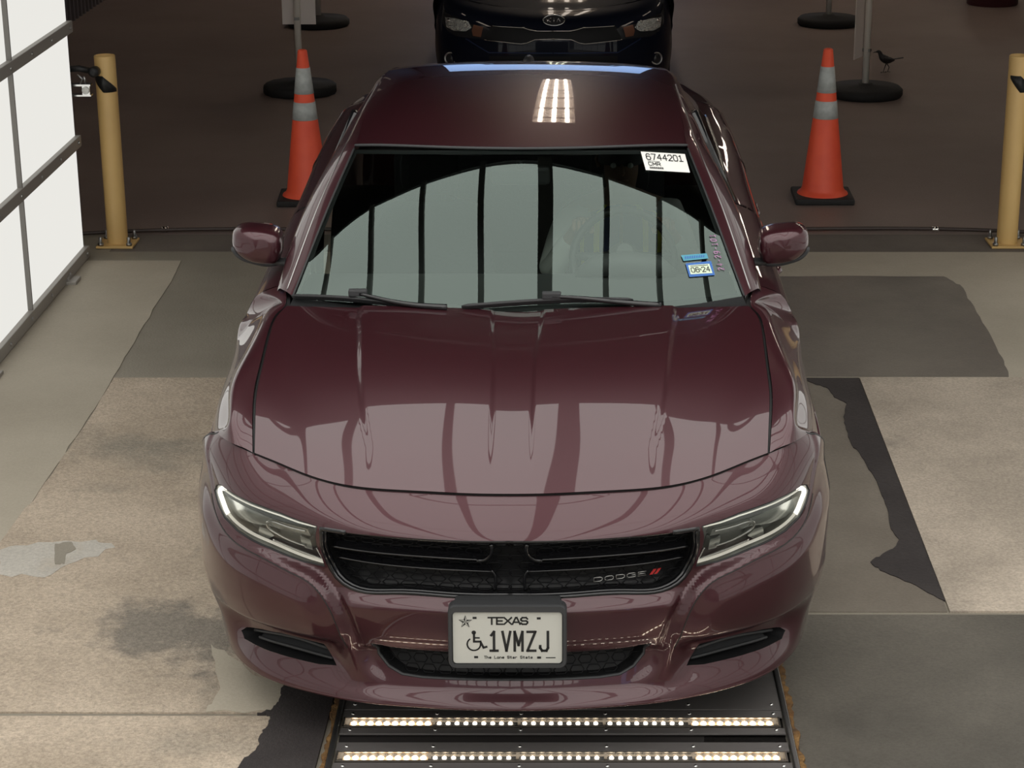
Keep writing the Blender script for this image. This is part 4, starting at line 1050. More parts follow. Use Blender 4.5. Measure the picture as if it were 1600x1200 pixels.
for i in range(7):
    h_, c_ = hs[i], cz[i]; zw = .70+.11*i/6; Yl = YW[i]
    lw = lower((Yl-0.08*(1-i/6), Yl), zw, .952)
    c2 = (c_[0]+.020, c_[1]+.02+.01*i, c_[2]-.018)
    b_ = i/6; wq = .5-.2*b_; m1 = (c_[0]*wq+lw[0][0]*(1-wq)+.014, c_[1]*wq+lw[0][1]*(1-wq), c_[2]*wq+lw[0][2]*(1-wq)+.012+.035*b_)
    fst.append([(h_[0]+.004, h_[1], h_[2]), ((h_[0]+c_[0])/2, (h_[1]+c_[1])/2, (h_[2]+c_[2])/2+.002), c_, c2, m1]+lw)
fst.append([(x, 6.762, z) for x, y, z in spl(station(6.765), 101)[[0, 4, 8, 13, 21, 31, 54, 77, 100]]])
fend = Surf(fst, sym=False)
q = MB(); fend.sheet(q, 70, 90, a0=0.004); fo1, fo2 = pair(q, 'fender', PAINT, car)
q = MB(); T_ = np.linspace(0, fend.T, 60); z_ = np.zeros(60)+.002
q.grid(np.stack([fend.W(fend.F(z_, T_)), fend.W(fend.F(z_, T_))-np.array([0, 0, .03])])); q.grid(np.stack([fend.W(fend.F(z_, T_))-np.array([0, 0, .012]), fend.W(fend.F(z_, T_))+np.array([.012, 0, -.012])]))
q.build('shut_line', M['ink'], fo1); q.flipped().build('shut_line', M['ink'], fo2)

def body_part(name, ys):
    s_ = Surf([station(y) for y in ys], sym=False); q = MB(); s_.sheet(q, 40, max(16, int((ys[-1]-ys[0])*40))); return pair(q, name, PAINT, car)+(s_,)
fd = body_part('front_door', [6.765, 7.1, 7.5, 7.875]); rd = body_part('rear_door', [7.885, 8.2, 8.5, 8.78]); qp = body_part('quarter_panel', [8.79, 8.9, 9.0, 9.1, 9.25, 9.4, 9.5, 9.6, 9.7, 9.85, 10.0, 10.12, 10.2])
for o_, y in ((fd, 7.70), (rd, 8.62)):
    q = MB(); q.tube([(CX-.965, y-0.09, .80), (CX-.985, y-.06, .805), (CX-.985, y+.06, .81), (CX-.965, y+.09, .812)], 0.012, 8); q.build('door_handle', PAINT, o_[0]); q.flipped().build('door_handle', PAINT, o_[1])
q = MB(); q.box((CX-.93, 6.62, .18), (CX-.90, 8.83, .30), bev=.01); pair(q, 'sill', M['black'], car)

# --- cabin: pillars and roof
zp = lambda Y: 1.0+.675*(Y-6.60)+0.035*math.sin(max(0, min(1, (Y-6.6)/.58))*math.pi)
inn = [rel(UF(px, py, zp)) for px, py in ((457, 463), (480, 405), (512, 325), (535, 272), (553, 232))]
zo = lambda Y: np.interp(Y, [6.70, 6.9, 7.1, 7.35, 7.6, 8.0, 8.4, 8.8, 9.2], [1.0, 1.125, 1.24, 1.325, 1.365, 1.39, 1.385, 1.36, 1.30])
out = [rel(UF(px, py, zo)) for px, py in ((435, 452), (455, 385), (490, 298), (519, 244), (541, 205))]
roofe = [rel(UF(px, py, zr)) for px, py, zr in ((555, 226, lambda Y: 1.392+.05*(Y-7.18)), (568, 190, lambda Y: np.interp(Y, [7.1, 7.6, 8.0, 8.5, 9], [1.385, 1.415, 1.425, 1.415, 1.375])), (582, 157, lambda Y: np.interp(Y, [7.1, 7.6, 8.0, 8.5, 9], [1.385, 1.415, 1.425, 1.415, 1.375])), (594, 132, lambda Y: np.interp(Y, [7.1, 7.6, 8.0, 8.5, 9], [1.385, 1.415, 1.425, 1.415, 1.375])))]
roofe = roofe+[(.585, 8.75, 1.392), (.565, 9.0, 1.355)]
out2 = [rel(UF(px, py, zo)) for px, py in ((556, 178), (576, 148), (590, 125))]+[(.625, 8.85, 1.345), (.63, 9.1, 1.27), (.67, 9.5, 1.15), (.70, 9.8, 1.08)]
ai = spl(inn[:4], 60); ai = np.concatenate([ai, spl([inn[4]]+[tuple(x) for x in roofe[1:]]+[(.60, 9.3, 1.25), (.63, 9.65, 1.115)], 200)])
ao = spl(out+out2, 240); ao = ao[np.argsort(ao[:, 1])]; ai = ai[np.argsort(ai[:, 1])]
prow = []
Yst = [p[1] for p in inn]+[7.4, 7.7, 8.0, 8.3, 8.6, 8.85, 9.1, 9.4, 9.64]
for Y in Yst:
    a = np.array([np.interp(Y, ai[:, 1], ai[:, k]) for k in range(3)])
    Yo = Y+np.interp(Y, [6.6, 7.2, 7.9], [.085, .09, 0.0]); b = np.array([np.interp(Yo, ao[:, 1], ao[:, k]) for k in range(3)])
    if Y in [p[1] for p in inn]: a = np.array(inn[[p[1] for p in inn].index(Y)])
    d = b-a; w = np.linalg.norm(d); up = np.array([.35, -.25, .9]); up /= np.linalg.norm(up)
    prow.append([tuple(a), tuple(a+d*.25+up*w*.07), tuple(a+d*.6+up*w*.09), tuple(b), tuple(b+d*.10+np.array([0.004, 0, -0.02]))])
rout = [tuple(x) for x in ao[::12]]
pil = Surf(prow, sym=False); q = MB(); pil.sheet(q, 24, 120); p1, p2 = pair(q, 'pillar_rail', PAINT, car)
q = MB(); L = [pil.W(pil.F([pil.ka[2]*.55]*60, np.linspace(0.01, pil.T*.55, 60), 0.001))]
q.tube(list(L[0]), 0.0022, 6); q.build('trim_strip', M['satin'], p1, label='thin bright trim line'); q.flipped().build('trim_strip', M['satin'], p2, label='thin bright trim line')
# roof skin
rc = [(7.035, 1.418), (7.4, 1.452), (7.8, 1.470), (8.2, 1.468), (8.55, 1.447), (8.80, 1.418), (9.02, 1.38)]
re_ = [roofe[0]]+[tuple(x) for x in spl(roofe, 30)[[6, 12, 17, 21]]]+[roofe[-2], roofe[-1]]
rr_ = []
for (Y, z), e_ in zip(rc, re_):
    rr_.append([(e_[0]*fx, Y+(e_[1]-Y)*fx**2, z+(e_[2]-z)*(0.55*fx**2+0.45*fx**6)) for fx in (0, .2, .4, .6, .8, .92, 1)])
roof = Surf(rr_); q = MB(); roof.sheet(q, 140, 90); rf = q.build('roof', PAINT, car)
q = MB(); T0 = np.zeros(60)+0.0; A0 = np.linspace(-roof.A, roof.A, 60); P = roof.W(roof.F(A0, T0)); q.tube(P+np.array([0, -.004, -.002]), 0.0055, 8); q.build('trim_strip', M['dark_grey'], rf, label='grey seal along the top of the windshield')
q = MB()
G0 = roof.W(roof.F(A0, T0, -0.03)); T1 = np.zeros(60)+roof.T; G1 = roof.W(roof.F(A0, T1, -0.04)); Mid = roof.W(roof.F(A0, T1*.5, -0.04)); q.grid(np.stack([G0, Mid, G1])); hlr = q.build('headliner', mat('headliner', (0.10, 0.095, 0.09), 0.9), rf)
q = MB(); q.tube([(CX+.0, 8.80, 1.412), (CX, 8.86, 1.402), (CX, 8.95, 1.398), (CX, 9.0, 1.38)], [0.008, .026, .022, .008], 12); q.build('roof_antenna', M['black'], car, label='dark roof antenna fin')
# windshield
zc = lambda Y: 0.992+(1.413-.992)*((Y-6.455)/(7.03-6.455))+0.028*math.sin(max(0, min(1, (Y-6.455)/.575))*math.pi)
cy = [6.455, 6.60, 6.79, 6.92, 7.03]
bot = [(0, 6.455, .990), (.22, 6.458, .990), (.44, 6.472, .992), (.62, 6.515, .996), (.70, 6.56, .998)]
wr = []
for i, y in enumerate(cy):
    c = np.array((0, y, zc(y))); e_ = np.array(inn[i]); pts = []
    for fx in (0, .25, .5, .75, .9, 1.0):
        pts.append(tuple((e_[0]*fx, c[1]+(e_[1]-c[1])*(.75*fx**2+.25*fx**4), c[2]+(e_[2]-c[2])*(.75*fx**2+.25*fx**4))))
    wr.append(pts)
ws = Surf(wr); q = MB(); ws.sheet(q, 120, 80, off=-0.003); wso = q.build('windshield', M['glass'], car)
# dark painted border of the glass
def frit(q, loop): ws.poly(q, loop, [], 0.02, off=-0.006); fixn(q)
q = MB(); w_ = 0.016
ws.poly(q, [(ws.A, 0), (ws.A, ws.T), (ws.A-w_, ws.T), (ws.A-w_, 0)], [], 0.016, off=-0.007)
ws.poly(q, [(-ws.A, 0), (-ws.A+w_, 0), (-ws.A+w_, ws.T), (-ws.A, ws.T)], [], 0.016, off=-0.007)
ws.poly(q, [(-ws.A+w_, ws.T-.02), (ws.A-w_, ws.T-.02), (ws.A-w_, ws.T), (-ws.A+w_, ws.T)], [], 0.016, off=-0.007)
q.build('glass_border', M['black'], wso)
q = MB(); ws.bead(q, [(ws.A-.001, t) for t in np.linspace(0, ws.T, 20)], 0.0, 0.004); q.build('seal', M['black'], wso); q.flipped().build('seal', M['black'], wso)
# side windows, rear window, boot lid, tail
sgr = []
for i in range(3, 0, -1): pass
sw = []
belt = [station(6.765)[0]]+[station(y)[0] for y in (7.0, 7.3, 7.6, 7.9, 8.3, 8.7, 9.05, 9.3)]
tops = [tuple(np.interp(max(b[1]-.04*(b[1] > 6.9), 6.702), ao[:, 1], ao[:, k]) for k in range(3)) for b in belt]
for b_, t_ in zip(belt, tops): b_ = np.array(b_); t_ = np.array(t_); sw.append([tuple(b_-[.012, 0, 0]), tuple((b_*.66+t_*.34)+[.006, 0, 0]), tuple((b_*.33+t_*.67)+[.006, 0, 0]), tuple(t_-[.004, 0, .0])])
sws = Surf(sw, sym=False); q = MB(); sws.sheet(q, 12, 60); s1, s2 = pair(q, 'side_window', M['side_glass'], car)
q = MB(); P = np.array([CX-np.array([b[0]+.004 for b in belt]), [b[1] for b in belt], [b[2]+.006 for b in belt]]).T; q.tube(spl(P, 50), 0.008, 8); q.build('trim_strip', M['black_gloss'], s1); q.flipped().build('trim_strip', M['black_gloss'], s2)
q = MB(); q.tube([sws.W(np.array([belt[4]]))[0], sws.W(np.array([tops[4]]))[0]], 0.022, 8); q.build('window_post', M['black_gloss'], s1); q.flipped().build('window_post', M['black_gloss'], s2)
rw = []
for f, Yc, zc_ in ((0, 9.03, 1.375), (.33, 9.3, 1.28), (.66, 9.56, 1.175), (1, 9.78, 1.095)):
    e0 = np.array((.565, 9.0, 1.352)); e1 = np.array((.66, 9.68, 1.10)); e_ = e0+(e1-e0)*f
    rw.append([(e_[0]*x, Yc+(e_[1]-Yc)*x*x, zc_+(e_[2]-zc_)*x*x) for x in (0, .35, .7, 1)])
rws = Surf(rw); q = MB(); rws.sheet(q, 40, 20); q.build('rear_window', M['side_glass'], car)
tr_ = []
for Yc, zc_, xe, ze in ((9.77, 1.10, .735, 1.085), (9.95, 1.115, .72, 1.08), (10.1, 1.12, .71, 1.075), (10.19, 1.10, .70, 1.065)):
    tr_.append([(xe*x, Yc, zc_+(ze-zc_)*x*x) for x in (0, .35, .7, 1)])
q = MB(); Surf(tr_).sheet(q, 30, 12); q.build('boot_lid', PAINT, car)
tl = []
for z, Yc, w in ((1.08, 10.20, .70), (.95, 10.235, .80), (.80, 10.24, .84), (.60, 10.25, .86), (.40, 10.24, .85), (.22, 10.18, .82)):
    tl.append([(0, Yc, z), (w*.4, Yc-.005, z), (w*.75, Yc-.03, z), (w*.93, Yc-.08, z), (w, Yc-.16, z)])
q = MB(); Surf(tl).sheet(q, 40, 20); q.build('rear_bumper', PAINT, car)
M['tail'] = mat('tail_red', (0.25, 0.01, 0.01), 0.2, coat=.5)
q = MB(); q.box((CX-.72, 10.225, .86), (CX+.72, 10.262, .94), bev=.01); q.build('tail_light', M['tail'], car)
# cowl and wipers
q = MB(); A0 = np.linspace(-ws.A, ws.A, 60); P = ws.W(ws.F(A0, np.zeros(60), 0.004)); P2 = hood.W(hood.F(np.linspace(-hood.A, hood.A, 60), np.zeros(60)+hood.T, -0.012)); P3 = ws.W(ws.F(A0, np.zeros(60)+.03, -0.012))
q.grid(np.stack([P2, P2+np.array([0, .02, -.01]), P3])); cow = q.build('cowl', M['black'], car)
def wiper(blade, arm, hump, pos):
    def L(p, o): return [ws.W(ws.F(*ws.solve(x, y), o))[0] for x, y in p]
    B = spl(L(blade, 0.012), 30); q = MB(); q.tube(B, [0.003]+[0.0075]*28+[0.003], 8); w = q.build('wiper', M['black'], car, label=pos)
    q = MB(); B2 = spl(L(blade, 0.022), 30); q.tube(B2, [0.003]+[0.0075]*28+[0.003], 6); q.build('spoiler', M['black'], w)
    q = MB(); Ar = spl(L(arm, 0.034), 20); q.tube(Ar, list(np.linspace(0.006, 0.011, 20)), 8); q.build('arm', M['black_gloss'], w)
    q = MB(); c = L([hump], 0.03)[0]; q.box((c[0]-.032, c[1]-.012, c[2]-.010), (c[0]+.030, c[1]+.014, c[2]+.014), bev=.005); q.build('hinge', M['dark_grey'], w)
wiper([(459, 468), (540, 471), (620, 479), (690, 486)], [(566, 468), (590, 474), (640, 484), (700, 489)], (563, 466), 'wiper on the passenger side')
wiper([(722, 484), (800, 478), (900, 473), (988, 474)], [(862, 472), (900, 474), (960, 480), (1030, 486)], (862, 470), 'wiper on the driver side')
# mirrors
def mirror_part():
    q = MB(); prof = [(x-362, y) for x, y in ()]
    # housing: rounded pod, outline traced from the front, 90 mm deep
    o_ = [(362, 372), (364, 362), (374, 356), (400, 355), (425, 358), (438, 364), (442, 375), (441, 395), (434, 407), (420, 410), (395, 407), (372, 396), (363, 385)]
    Y0 = 6.93
    ctr = np.array(UY(403, 382, Y0+.045))
    loop = spl([UY(x, y, Y0+.045) for x, y in o_]+[UY(*o_[0], Y0+.045)], 49)
    G = []
    for d, s in ((-.060, .0), (-.059, .5), (-.052, .80), (-.036, .93), (-.01, 1.0), (.055, .99), (.085, .95), (.09, .90)):
        ring = ctr+(loop-ctr)*s; ring[:, 1] += d+.012*((loop[:, 0]-ctr[0])/.09)**2*0; ring[:, 1] += .03*np.clip((ctr[0]-ring[:, 0])/.1, -1, 1)**2*np.sign(ctr[0]-ring[:, 0]); G.append(ring)
    q.grid(np.array(G)); a = q; return a, ctr, loop
q, ctr, loop = mirror_part(); m1, m2 = pair(q, 'side_mirror', PAINT, car)
q = MB(); g = ctr+(loop-ctr)*.91; g[:, 1] += .085; g[:, 1] += .03*np.clip((ctr[0]-g[:, 0])/.1, -1, 1)**2*np.sign(ctr[0]-g[:, 0]); q.add([tuple(p) for p in g[:-1]], [tuple(range(48))]); q.build('mirror_glass', M['chrome'], m1); q.flipped().build('mirror_glass', M['chrome'], m2)
q = MB(); lo = [UY(x, y, 6.965) for x, y in ((363, 386), (372, 399), (395, 409), (420, 413), (438, 410))]; q.tube(spl(lo, 24), [0.004]+[0.009]*22+[.006], 8)
q.build('lower_shell', M['dark_grey'], m1); q.flipped().build('lower_shell', M['dark_grey'], m2)
q = MB(); q.tube([UY(425, 404, 6.97), UY(440, 409, 6.95), UY(452, 409, 6.92), UY(466, 409, 6.88)], [.016, .015, .016, .02], 10); q.build('arm', M['black'], m1); q.flipped().build('arm', M['black'], m2)
# wheels
M['rim'] = mat('wheel_metal', (0.45, 0.45, 0.46), 0.3, 0.9)
for c in (WHF, WHR):
    q = MB(); X0 = CX-.785
    q.lathe([(.22, -.11), (.30, -.115), (.345, -.105), (.36, -.085), (.362, 0), (.36, .085), (.345, .105), (.30, .115), (.22, .11)], (X0, c, .362), (1, 0, 0), 48, cap=False)
    w1, w2 = pair(q, 'wheel', M['rubber'], car)
    q = MB(); q.lathe([(.235, -.11), (.225, -.09), (.21, .0), (.235, .11)], (X0, c, .362), (1, 0, 0), 40, cap=False)
    for k in range(5):
        a = 2*math.pi*k/5; q.tube([(X0-.085, c+.03*math.cos(a), .362+.03*math.sin(a)), (X0-.095, c+.13*math.cos(a), .362+.13*math.sin(a)), (X0-.09, c+.225*math.cos(a), .362+.225*math.sin(a))], [.035, .026, .03], 8)
    q.lathe([(.06, -.10), (.06, -.05), (.05, .02)], (X0, c, .362), (1, 0, 0), 20); q.build('rim', M['rim'], w1); q.flipped().build('rim', M['rim'], w2)
    q = MB(); n = 18; ar = [(.398*math.cos(a), .398*math.sin(a)) for a in np.linspace(-.5, math.pi+.5, n)]
    q.grid(np.array([[(CX-x, c+p[0], .36+p[1]) for p in ar] for x in (.895, .62)])); q.add([(CX-.62, c+p[0], .36+p[1]) for p in ar], [tuple(range(n))]); pair(q, 'wheel_liner', M['black'], car)
q = MB(); q.box((CX-.5, 5.5, .19), (CX+.5, 5.9, .22)); q.box((CX-.60, 5.9, .17), (CX+.60, 10.1, .22)); q.box((CX-.88, 6.65, .17), (CX+.88, 8.8, .22)); q.build('underbody', M['black'], car)
q = MB(); q.box((CX-.60, 5.75, .25), (CX+.60, 6.3, .70)); q.box((CX-.40, 5.45, .25), (CX+.40, 5.75, .55)); q.box((CX-.74, 6.42, .22), (CX+.74, 6.52, .93)); q.build('engine_bay', M['black'], car)

# --- cabin inside
M['trim_dark'] = mat('cabin_plastic', (0.06, 0.06, 0.06), 0.6); M['seat'] = mat('seat_cloth', (0.05, 0.05, 0.055), 0.85, bump=(80, .3))
dsh = []
for Y, z in ((6.50, .955), (6.62, .975), (6.80, .985), (6.98, .975), (7.08, .93), (7.10, .84), (7.12, .70)):
    dsh.append([(x*.74, Y, z+(.03*math.exp(-((x*.74-.37)/.17)**2) if Y > 6.75 else 0)*0) for x in (0, .3, .6, .85, 1)])
q = MB(); Surf(dsh).sheet(q, 50, 40); da = q.build('dashboard', M['trim_dark'], car)
def dx(x): return CX+x      # driver side = photo right
q = MB(); q.tube([(dx(.20), 6.93, .985), (dx(.26), 6.92, 1.02), (dx(.37), 6.915, 1.032), (dx(.48), 6.92, 1.02), (dx(.54), 6.93, .985)], [.02, .04, .045, .04, .02], 12); q.build('instrument_hood', M['trim_dark'], da)
wc0 = Vector((dx(.37), 7.24, .955)); wr_ = Matrix.Rotation(math.radians(-24), 3, 'X')
def WH(a, r, d=0): return wc0+wr_ @ Vector((r*math.cos(a), d, r*math.sin(a)))
q = MB(); q.tube([WH(2*math.pi*k/48, .185) for k in range(48)], .0155, 10, close=True); wh = q.build('steering_wheel', M['black'], car)
q = MB()
for a in (math.pi*.97, math.pi*.03, math.pi*1.5): q.tube([WH(a, .05), WH(a, .12), WH(a, .18)], [.03, .018, .014], 8)
q.build('spoke', M['dark_grey'], wh); q = MB(); q.lathe([(.02, -.03), (.06, -.028), (.068, -.01), (.06, .02), (.03, .10), (.03, .2)], wc0, tuple(wr_ @ Vector((0, -1, 0))), 24); q.build('hub', M['trim_dark'], wh)
def seat(x, Y):
    q = MB(); g = []
    for z, d, w in ((.38, 0, .22), (.55, .02, .25), (.75, .07, .26), (.92, .13, .24), (1.02, .16, .19), (1.04, .18, .10)):
        ring = [(dx(x)+w*math.cos(a)*(1 if abs(math.cos(a)) < .8 else .98), Y+d+.075*math.sin(a), z) for a in np.linspace(0, 2*math.pi, 25)]; g.append(ring)
    q.grid(np.array(g)); s = q.build('seat', M['seat'], car)
    q = MB(); q.box((dx(x)-.25, Y-.52, .32), (dx(x)+.25, Y+.06, .50), bev=.05); q.build('cushion', M['seat'], s)
    q = MB(); q.box((dx(x)-.12, Y+.15, 1.07), (dx(x)+.12, Y+.25, 1.22), bev=.04); q.tube([(dx(x)-.05, Y+.18, 1.0), (dx(x)-.05, Y+.2, 1.1)], .008, 6); q.tube([(dx(x)+.05, Y+.18, 1.0), (dx(x)+.05, Y+.2, 1.1)], .008, 6); q.build('head_rest', M['seat'], s)
seat(-.37, 7.68); seat(.37, 7.68)
q = MB(); q.box((CX-.62, 8.5, .35), (CX+.62, 9.0, .55), bev=.05); q.box((CX-.60, 8.85, .5), (CX+.60, 9.02, 1.02), bev=.05); q.box((CX-.60, 8.98, .95), (CX+.60, 9.75, 1.02), bev=.01); q.build('rear_bench', M['seat'], car)
rvm = UY(813, 275, 7.08)
q = MB(); q.box((rvm[0]-.105, rvm[1]-.01, rvm[2]-.032), (rvm[0]+.105, rvm[1]+.02, rvm[2]+.035), bev=.015); q.tube([(rvm[0], rvm[1], rvm[2]+.03), (rvm[0], rvm[1]-.01, rvm[2]+.06)], .012, 8)
q.build('rear_view_mirror', M['dark_grey'], car)
# stickers on the glass
def gl(x, y, off=0.0):       # photo pixel -> function on the windshield (photo-right half has negative a)
    return ws.solve(x, y, off=off)
def gpoly(q, pix, off=0.001):
    L = [gl(*p) for p in pix]; ws.poly(q, L, [], 0.03, off=off); return L
def gquad(cs):       # bilinear frame over four pixel corners (tl, tr, br, bl)
    C_ = [np.array(gl(*p)) for p in cs]
    return lambda u, v, off=0.0018: ws.W(ws.F(*((C_[3]*(1-u)+C_[2]*u)*(1-v)+(C_[0]*(1-u)+C_[1]*u)*v), off))[0]
def gstroke(q, fr, pts, w, off=0.002, asp=1.0):
    for i in range(len(pts)-1):
        a = np.array(pts[i], float); b = np.array(pts[i+1], float); d = (b-a)*[asp, 1]; L = np.linalg.norm(d)
        if L < 1e-6: continue
        d /= L; n = np.array([-d[1]/asp, d[0]])*w/2; e_ = np.array([d[0]/asp, d[1]])*w*.4
        q.add([fr(*(a-e_+n), off), fr(*(a-e_-n), off), fr(*(b+e_-n), off), fr(*(b+e_+n), off)], [(0, 1, 2, 3)])
def gtext(q, fr, txt, x, y, w, h, gap, sw, asp):
    for ch in txt:
        for st in FT2.get(ch, []): gstroke(q, fr, [(x+p[0]*w, y+p[1]*h) for p in st], sw, asp=asp)
        x += w+gap
c4 = [(1001, 237), (1070, 241), (1078, 270), (1009, 266)]
q = MB(); gpoly(q, c4); st_ = q.build('sticker', M['white'], wso, label='white sticker numbered 6744201')
st_.data.materials.append(M['ink']); fr = gquad(c4)
q2 = MB(); gtext(q2, fr, '6744201', .09, .57, .088, .31, .034, .048, 2.3); gtext(q2, fr, 'CMR', .10, .26, .070, .17, .025, .036, 2.3)
for k in range(22): gstroke(q2, fr, [(.10+k*.0145, .09), (.10+k*.0145, .18)], .012+.008*((k*7) % 3), asp=2.3)
gstroke(q2, fr, [(.10, .49), (.36, .49)], .02, asp=2.3)
# merge print with the sticker
me = st_.data; bm = bmesh.new(); bm.from_mesh(me)
for f in q2.f:
    ff_ = bm.faces.new([bm.verts.new(Vector(q2.v[i])) for i in f]); ff_.material_index = 1
bm.to_mesh(me); bm.free()
M['blue'] = mat('blue_ink', (0.03, 0.13, 0.42), 0.5); M['cyan'] = mat('pale_blue_strip', (0.06, 0.28, 0.38), 0.4); M['green_white'] = mat('pale_green_paper', (0.62, 0.72, 0.55), 0.5)
c5 = [(1071, 412), (1111, 408), (1117, 430), (1077, 433)]; c6 = [(1075, 415), (1108, 412.5), (1113, 427), (1079, 429)]
def printed(base, mt, name, extra, label):
    q = MB(); gpoly(q, base); me_o = q.build(name, mt, wso, label=label); bm = bmesh.new(); bm.from_mesh(me_o.data)
    for mi, (m_, q2) in enumerate(extra):
        me_o.data.materials.append(m_)
        for f in q2.f:
            ff_ = bm.faces.new([bm.verts.new(Vector(q2.v[i])) for i in f]); ff_.material_index = mi+1
    bm.to_mesh(me_o.data); bm.free(); return me_o
fr = gquad(c6); qa_ = MB(); L_ = [fr(*p, .0016) for p in ((0, 0), (1, 0), (1, 1), (0, 1))]; qa_.add(L_, [(0, 1, 2, 3)])
qb_ = MB(); gtext(qb_, lambda u, v, o=.0022: fr(u, v, .0024), '06', .08, .2, .15, .5, .06, .07, 2.0); gtext(qb_, lambda u, v, o=.0022: fr(u, v, .0024), '24', .57, .2, .15, .5, .06, .07, 2.0)
gstroke(qb_, lambda u, v, o=0: fr(u, v, .0024), [(.1, .88), (.9, .88)], .06, asp=2.0); gstroke(qb_, lambda u, v, o=0: fr(u, v, .0024), [(.48, .55), (.53, .4)], .08, asp=2.0)
printed(c5, M['blue'], 'sticker', [(M['green_white'], qa_), (M['ink'], qb_)], 'blue sticker reading 06 24')
c7 = [(1064, 399), (1104, 396), (1107, 404), (1068, 408)]; fr7 = gquad(c7); q2 = MB()
for k in range(9): gstroke(q2, fr7, [(.1+k*.09, .35), (.14+k*.09, .65)], .18, asp=4)
printed(c7, M['cyan'], 'sticker', [(M['blue'], q2)], 'narrow pale blue strip sticker')
M['marker'] = mat('pink_marker', (0.62, 0.28, 0.55), 0.6)
cm = [(1109, 355), (1109, 426), (1141, 426), (1122, 355)]      # writing runs up the glass
q = MB(); A_ = np.array(gl(1132, 422)); B_ = np.array(gl(1114, 356)); dv = (B_-A_); Lh = np.linalg.norm(dv); dv /= Lh; nv = np.array([-dv[1], dv[0]])
P_test = projn(ws.W(ws.F([A_[0]+nv[0]*.01], [A_[1]+nv[1]*.01])))[0]
if P_test[0] > 1132: nv = -nv
x = 0
for ch in '24-29-101':
    w = .0095 if ch != '-' else .008; hh = .020
    for s_ in FT2.get(ch, []):
        pts = [A_+dv*(x+p[0]*w)+nv*(p[1]*hh+.2*p[0]*w) for p in s_]; q.tube([ws.W(ws.F(p[0], p[1], .001))[0] for p in pts], .0011, 5)
    x += w+.0075*Lh/.15
q.build('marker_writing', M['marker'], wso, label='pink handwritten figures 24-29-101')

# --- the driver
M['skin'] = mat('skin', (0.30, 0.17, 0.11), 0.6); M['shirt'] = mat('pale_shirt', (0.50, 0.50, 0.47), 0.85); M['vest'] = mat('navy_vest', (0.02, 0.035, 0.11), 0.8); M['hi'] = mat('yellow_stripe', (0.62, 0.60, 0.05), 0.6); M['trousers'] = mat('dark_trousers', (0.03, 0.03, 0.04), 0.85)
def skin(name, verts, edges, radii, mt, parent=None, root=0, sub=2, label=None):
    me = bpy.data.meshes.new(name); me.from_pydata(verts, edges, []); me.materials.append(mt); o = bpy.data.objects.new(name, me); COL.objects.link(o)
    if parent: o.parent = parent; o.location = -wloc(parent)
    mdf = o.modifiers.new('skin', 'SKIN'); mdf.use_smooth_shade = True
    sv = me.skin_vertices[0].data
    for i, r in enumerate(radii): sv[i].radius = (r, r) if not hasattr(r, '__len__') else r; sv[i].use_root = (i == root)
    s_ = o.modifiers.new('sub', 'SUBSURF'); s_.levels = sub; s_.render_levels = sub
    if label: o['label'] = label
    return o
px_ = dx(.37)
person = thing('person', 'driver in a navy vest with yellow stripes behind the wheel of the maroon car', 'person', (px_, 7.6, .5))
V = [(0, .02, .56), (0, .06, .74), (0, .08, .92), (0, .07, 1.04), (0, .05, 1.12), (0, .03, 1.20), (0, .015, 1.29)]
R_l = [(.16, .12), (.145, .105), (.165, .11), (.14, .09), (.052, .052), (.078, .088), (.062, .075)]
E_l = [(i, i+1) for i in range(6)]
def hand_chain(V, E_l, R_l, s, sh, el, wr, wheel):
    b = len(V); V += [sh, el, wr]; R_l += [.062, .042, .028]; E_l += [(3, b), (b, b+1), (b+1, b+2)]
    palm = tuple((Vector(wr)*.45+Vector(wheel)*.55)); V.append(palm); R_l.append((.034, .018)); E_l.append((b+2, b+3))
    return b+3
for s in (-1, 1):
    whp = WH(math.radians(90+s*-52), .188); g = Vector(whp)-Vector((px_, 7.6, 0))
    wrp = (g.x+s*.01, g.y+.09, g.z-.005); pa = hand_chain(V, E_l, R_l, s, (s*.185, .06, 1.03), (s*.27, -.10, .83), wrp, tuple(g+Vector((0, .03, .01))))
    for k in range(4):
        o_ = Vector((s*(-.028+.018*k)*-1, 0, .002*k)); L = [.95, 1.0, .94, .78][k]; b = len(V)
        base = Vector(V[pa])
        f1_ = base+o_+Vector((0, -.022, .018)); f2_ = f1_+Vector((0, -.026*L, -.002)); f3_ = f2_+Vector((0, -.008, -.022*L)); f4_ = f3_+Vector((0, .012, -.014*L))
        V += [tuple(f1_), tuple(f2_), tuple(f3_), tuple(f4_)]; R_l += [.0095, .009, .0085, .007]; E_l += [(pa, b), (b, b+1), (b+1, b+2), (b+2, b+3)]
    b = len(V); base = Vector(V[pa]); V += [tuple(base+Vector((-s*.034, .0, -.006))), tuple(base+Vector((-s*.040, -.022, -.016))), tuple(base+Vector((-s*.034, -.042, -.022)))]; R_l += [.012, .010, .008]; E_l += [(pa, b), (b, b+1), (b+1, b+2)]
for s in (-1, 1):
    b = len(V); V += [(s*.10, -.02, .545), (s*.14, -.42, .56), (s*.13, -.60, .30), (s*.13, -.72, .27)]; R_l += [.09, .065, .045, .03]; E_l += [(0, b), (b, b+1), (b+1, b+2), (b+2, b+3)]
VW = [(px_+v[0], 7.6+v[1], v[2]) for v in V]
body = skin('body', VW, E_l, R_l, M['skin'], person)
sh_v = [VW[i] for i in (0, 1, 2, 3)]; k = 7; ar1 = [VW[7], VW[8], VW[9]]; nper = 3+1+16+3; ar2 = [VW[7+nper], VW[8+nper], VW[9+nper]]
mid = lambda a, b, f: tuple(Vector(a)*(1-f)+Vector(b)*f)
sv_ = sh_v+ar1[:2]+[mid(ar1[1], ar1[2], .75)]+ar2[:2]+[mid(ar2[1], ar2[2], .75)]
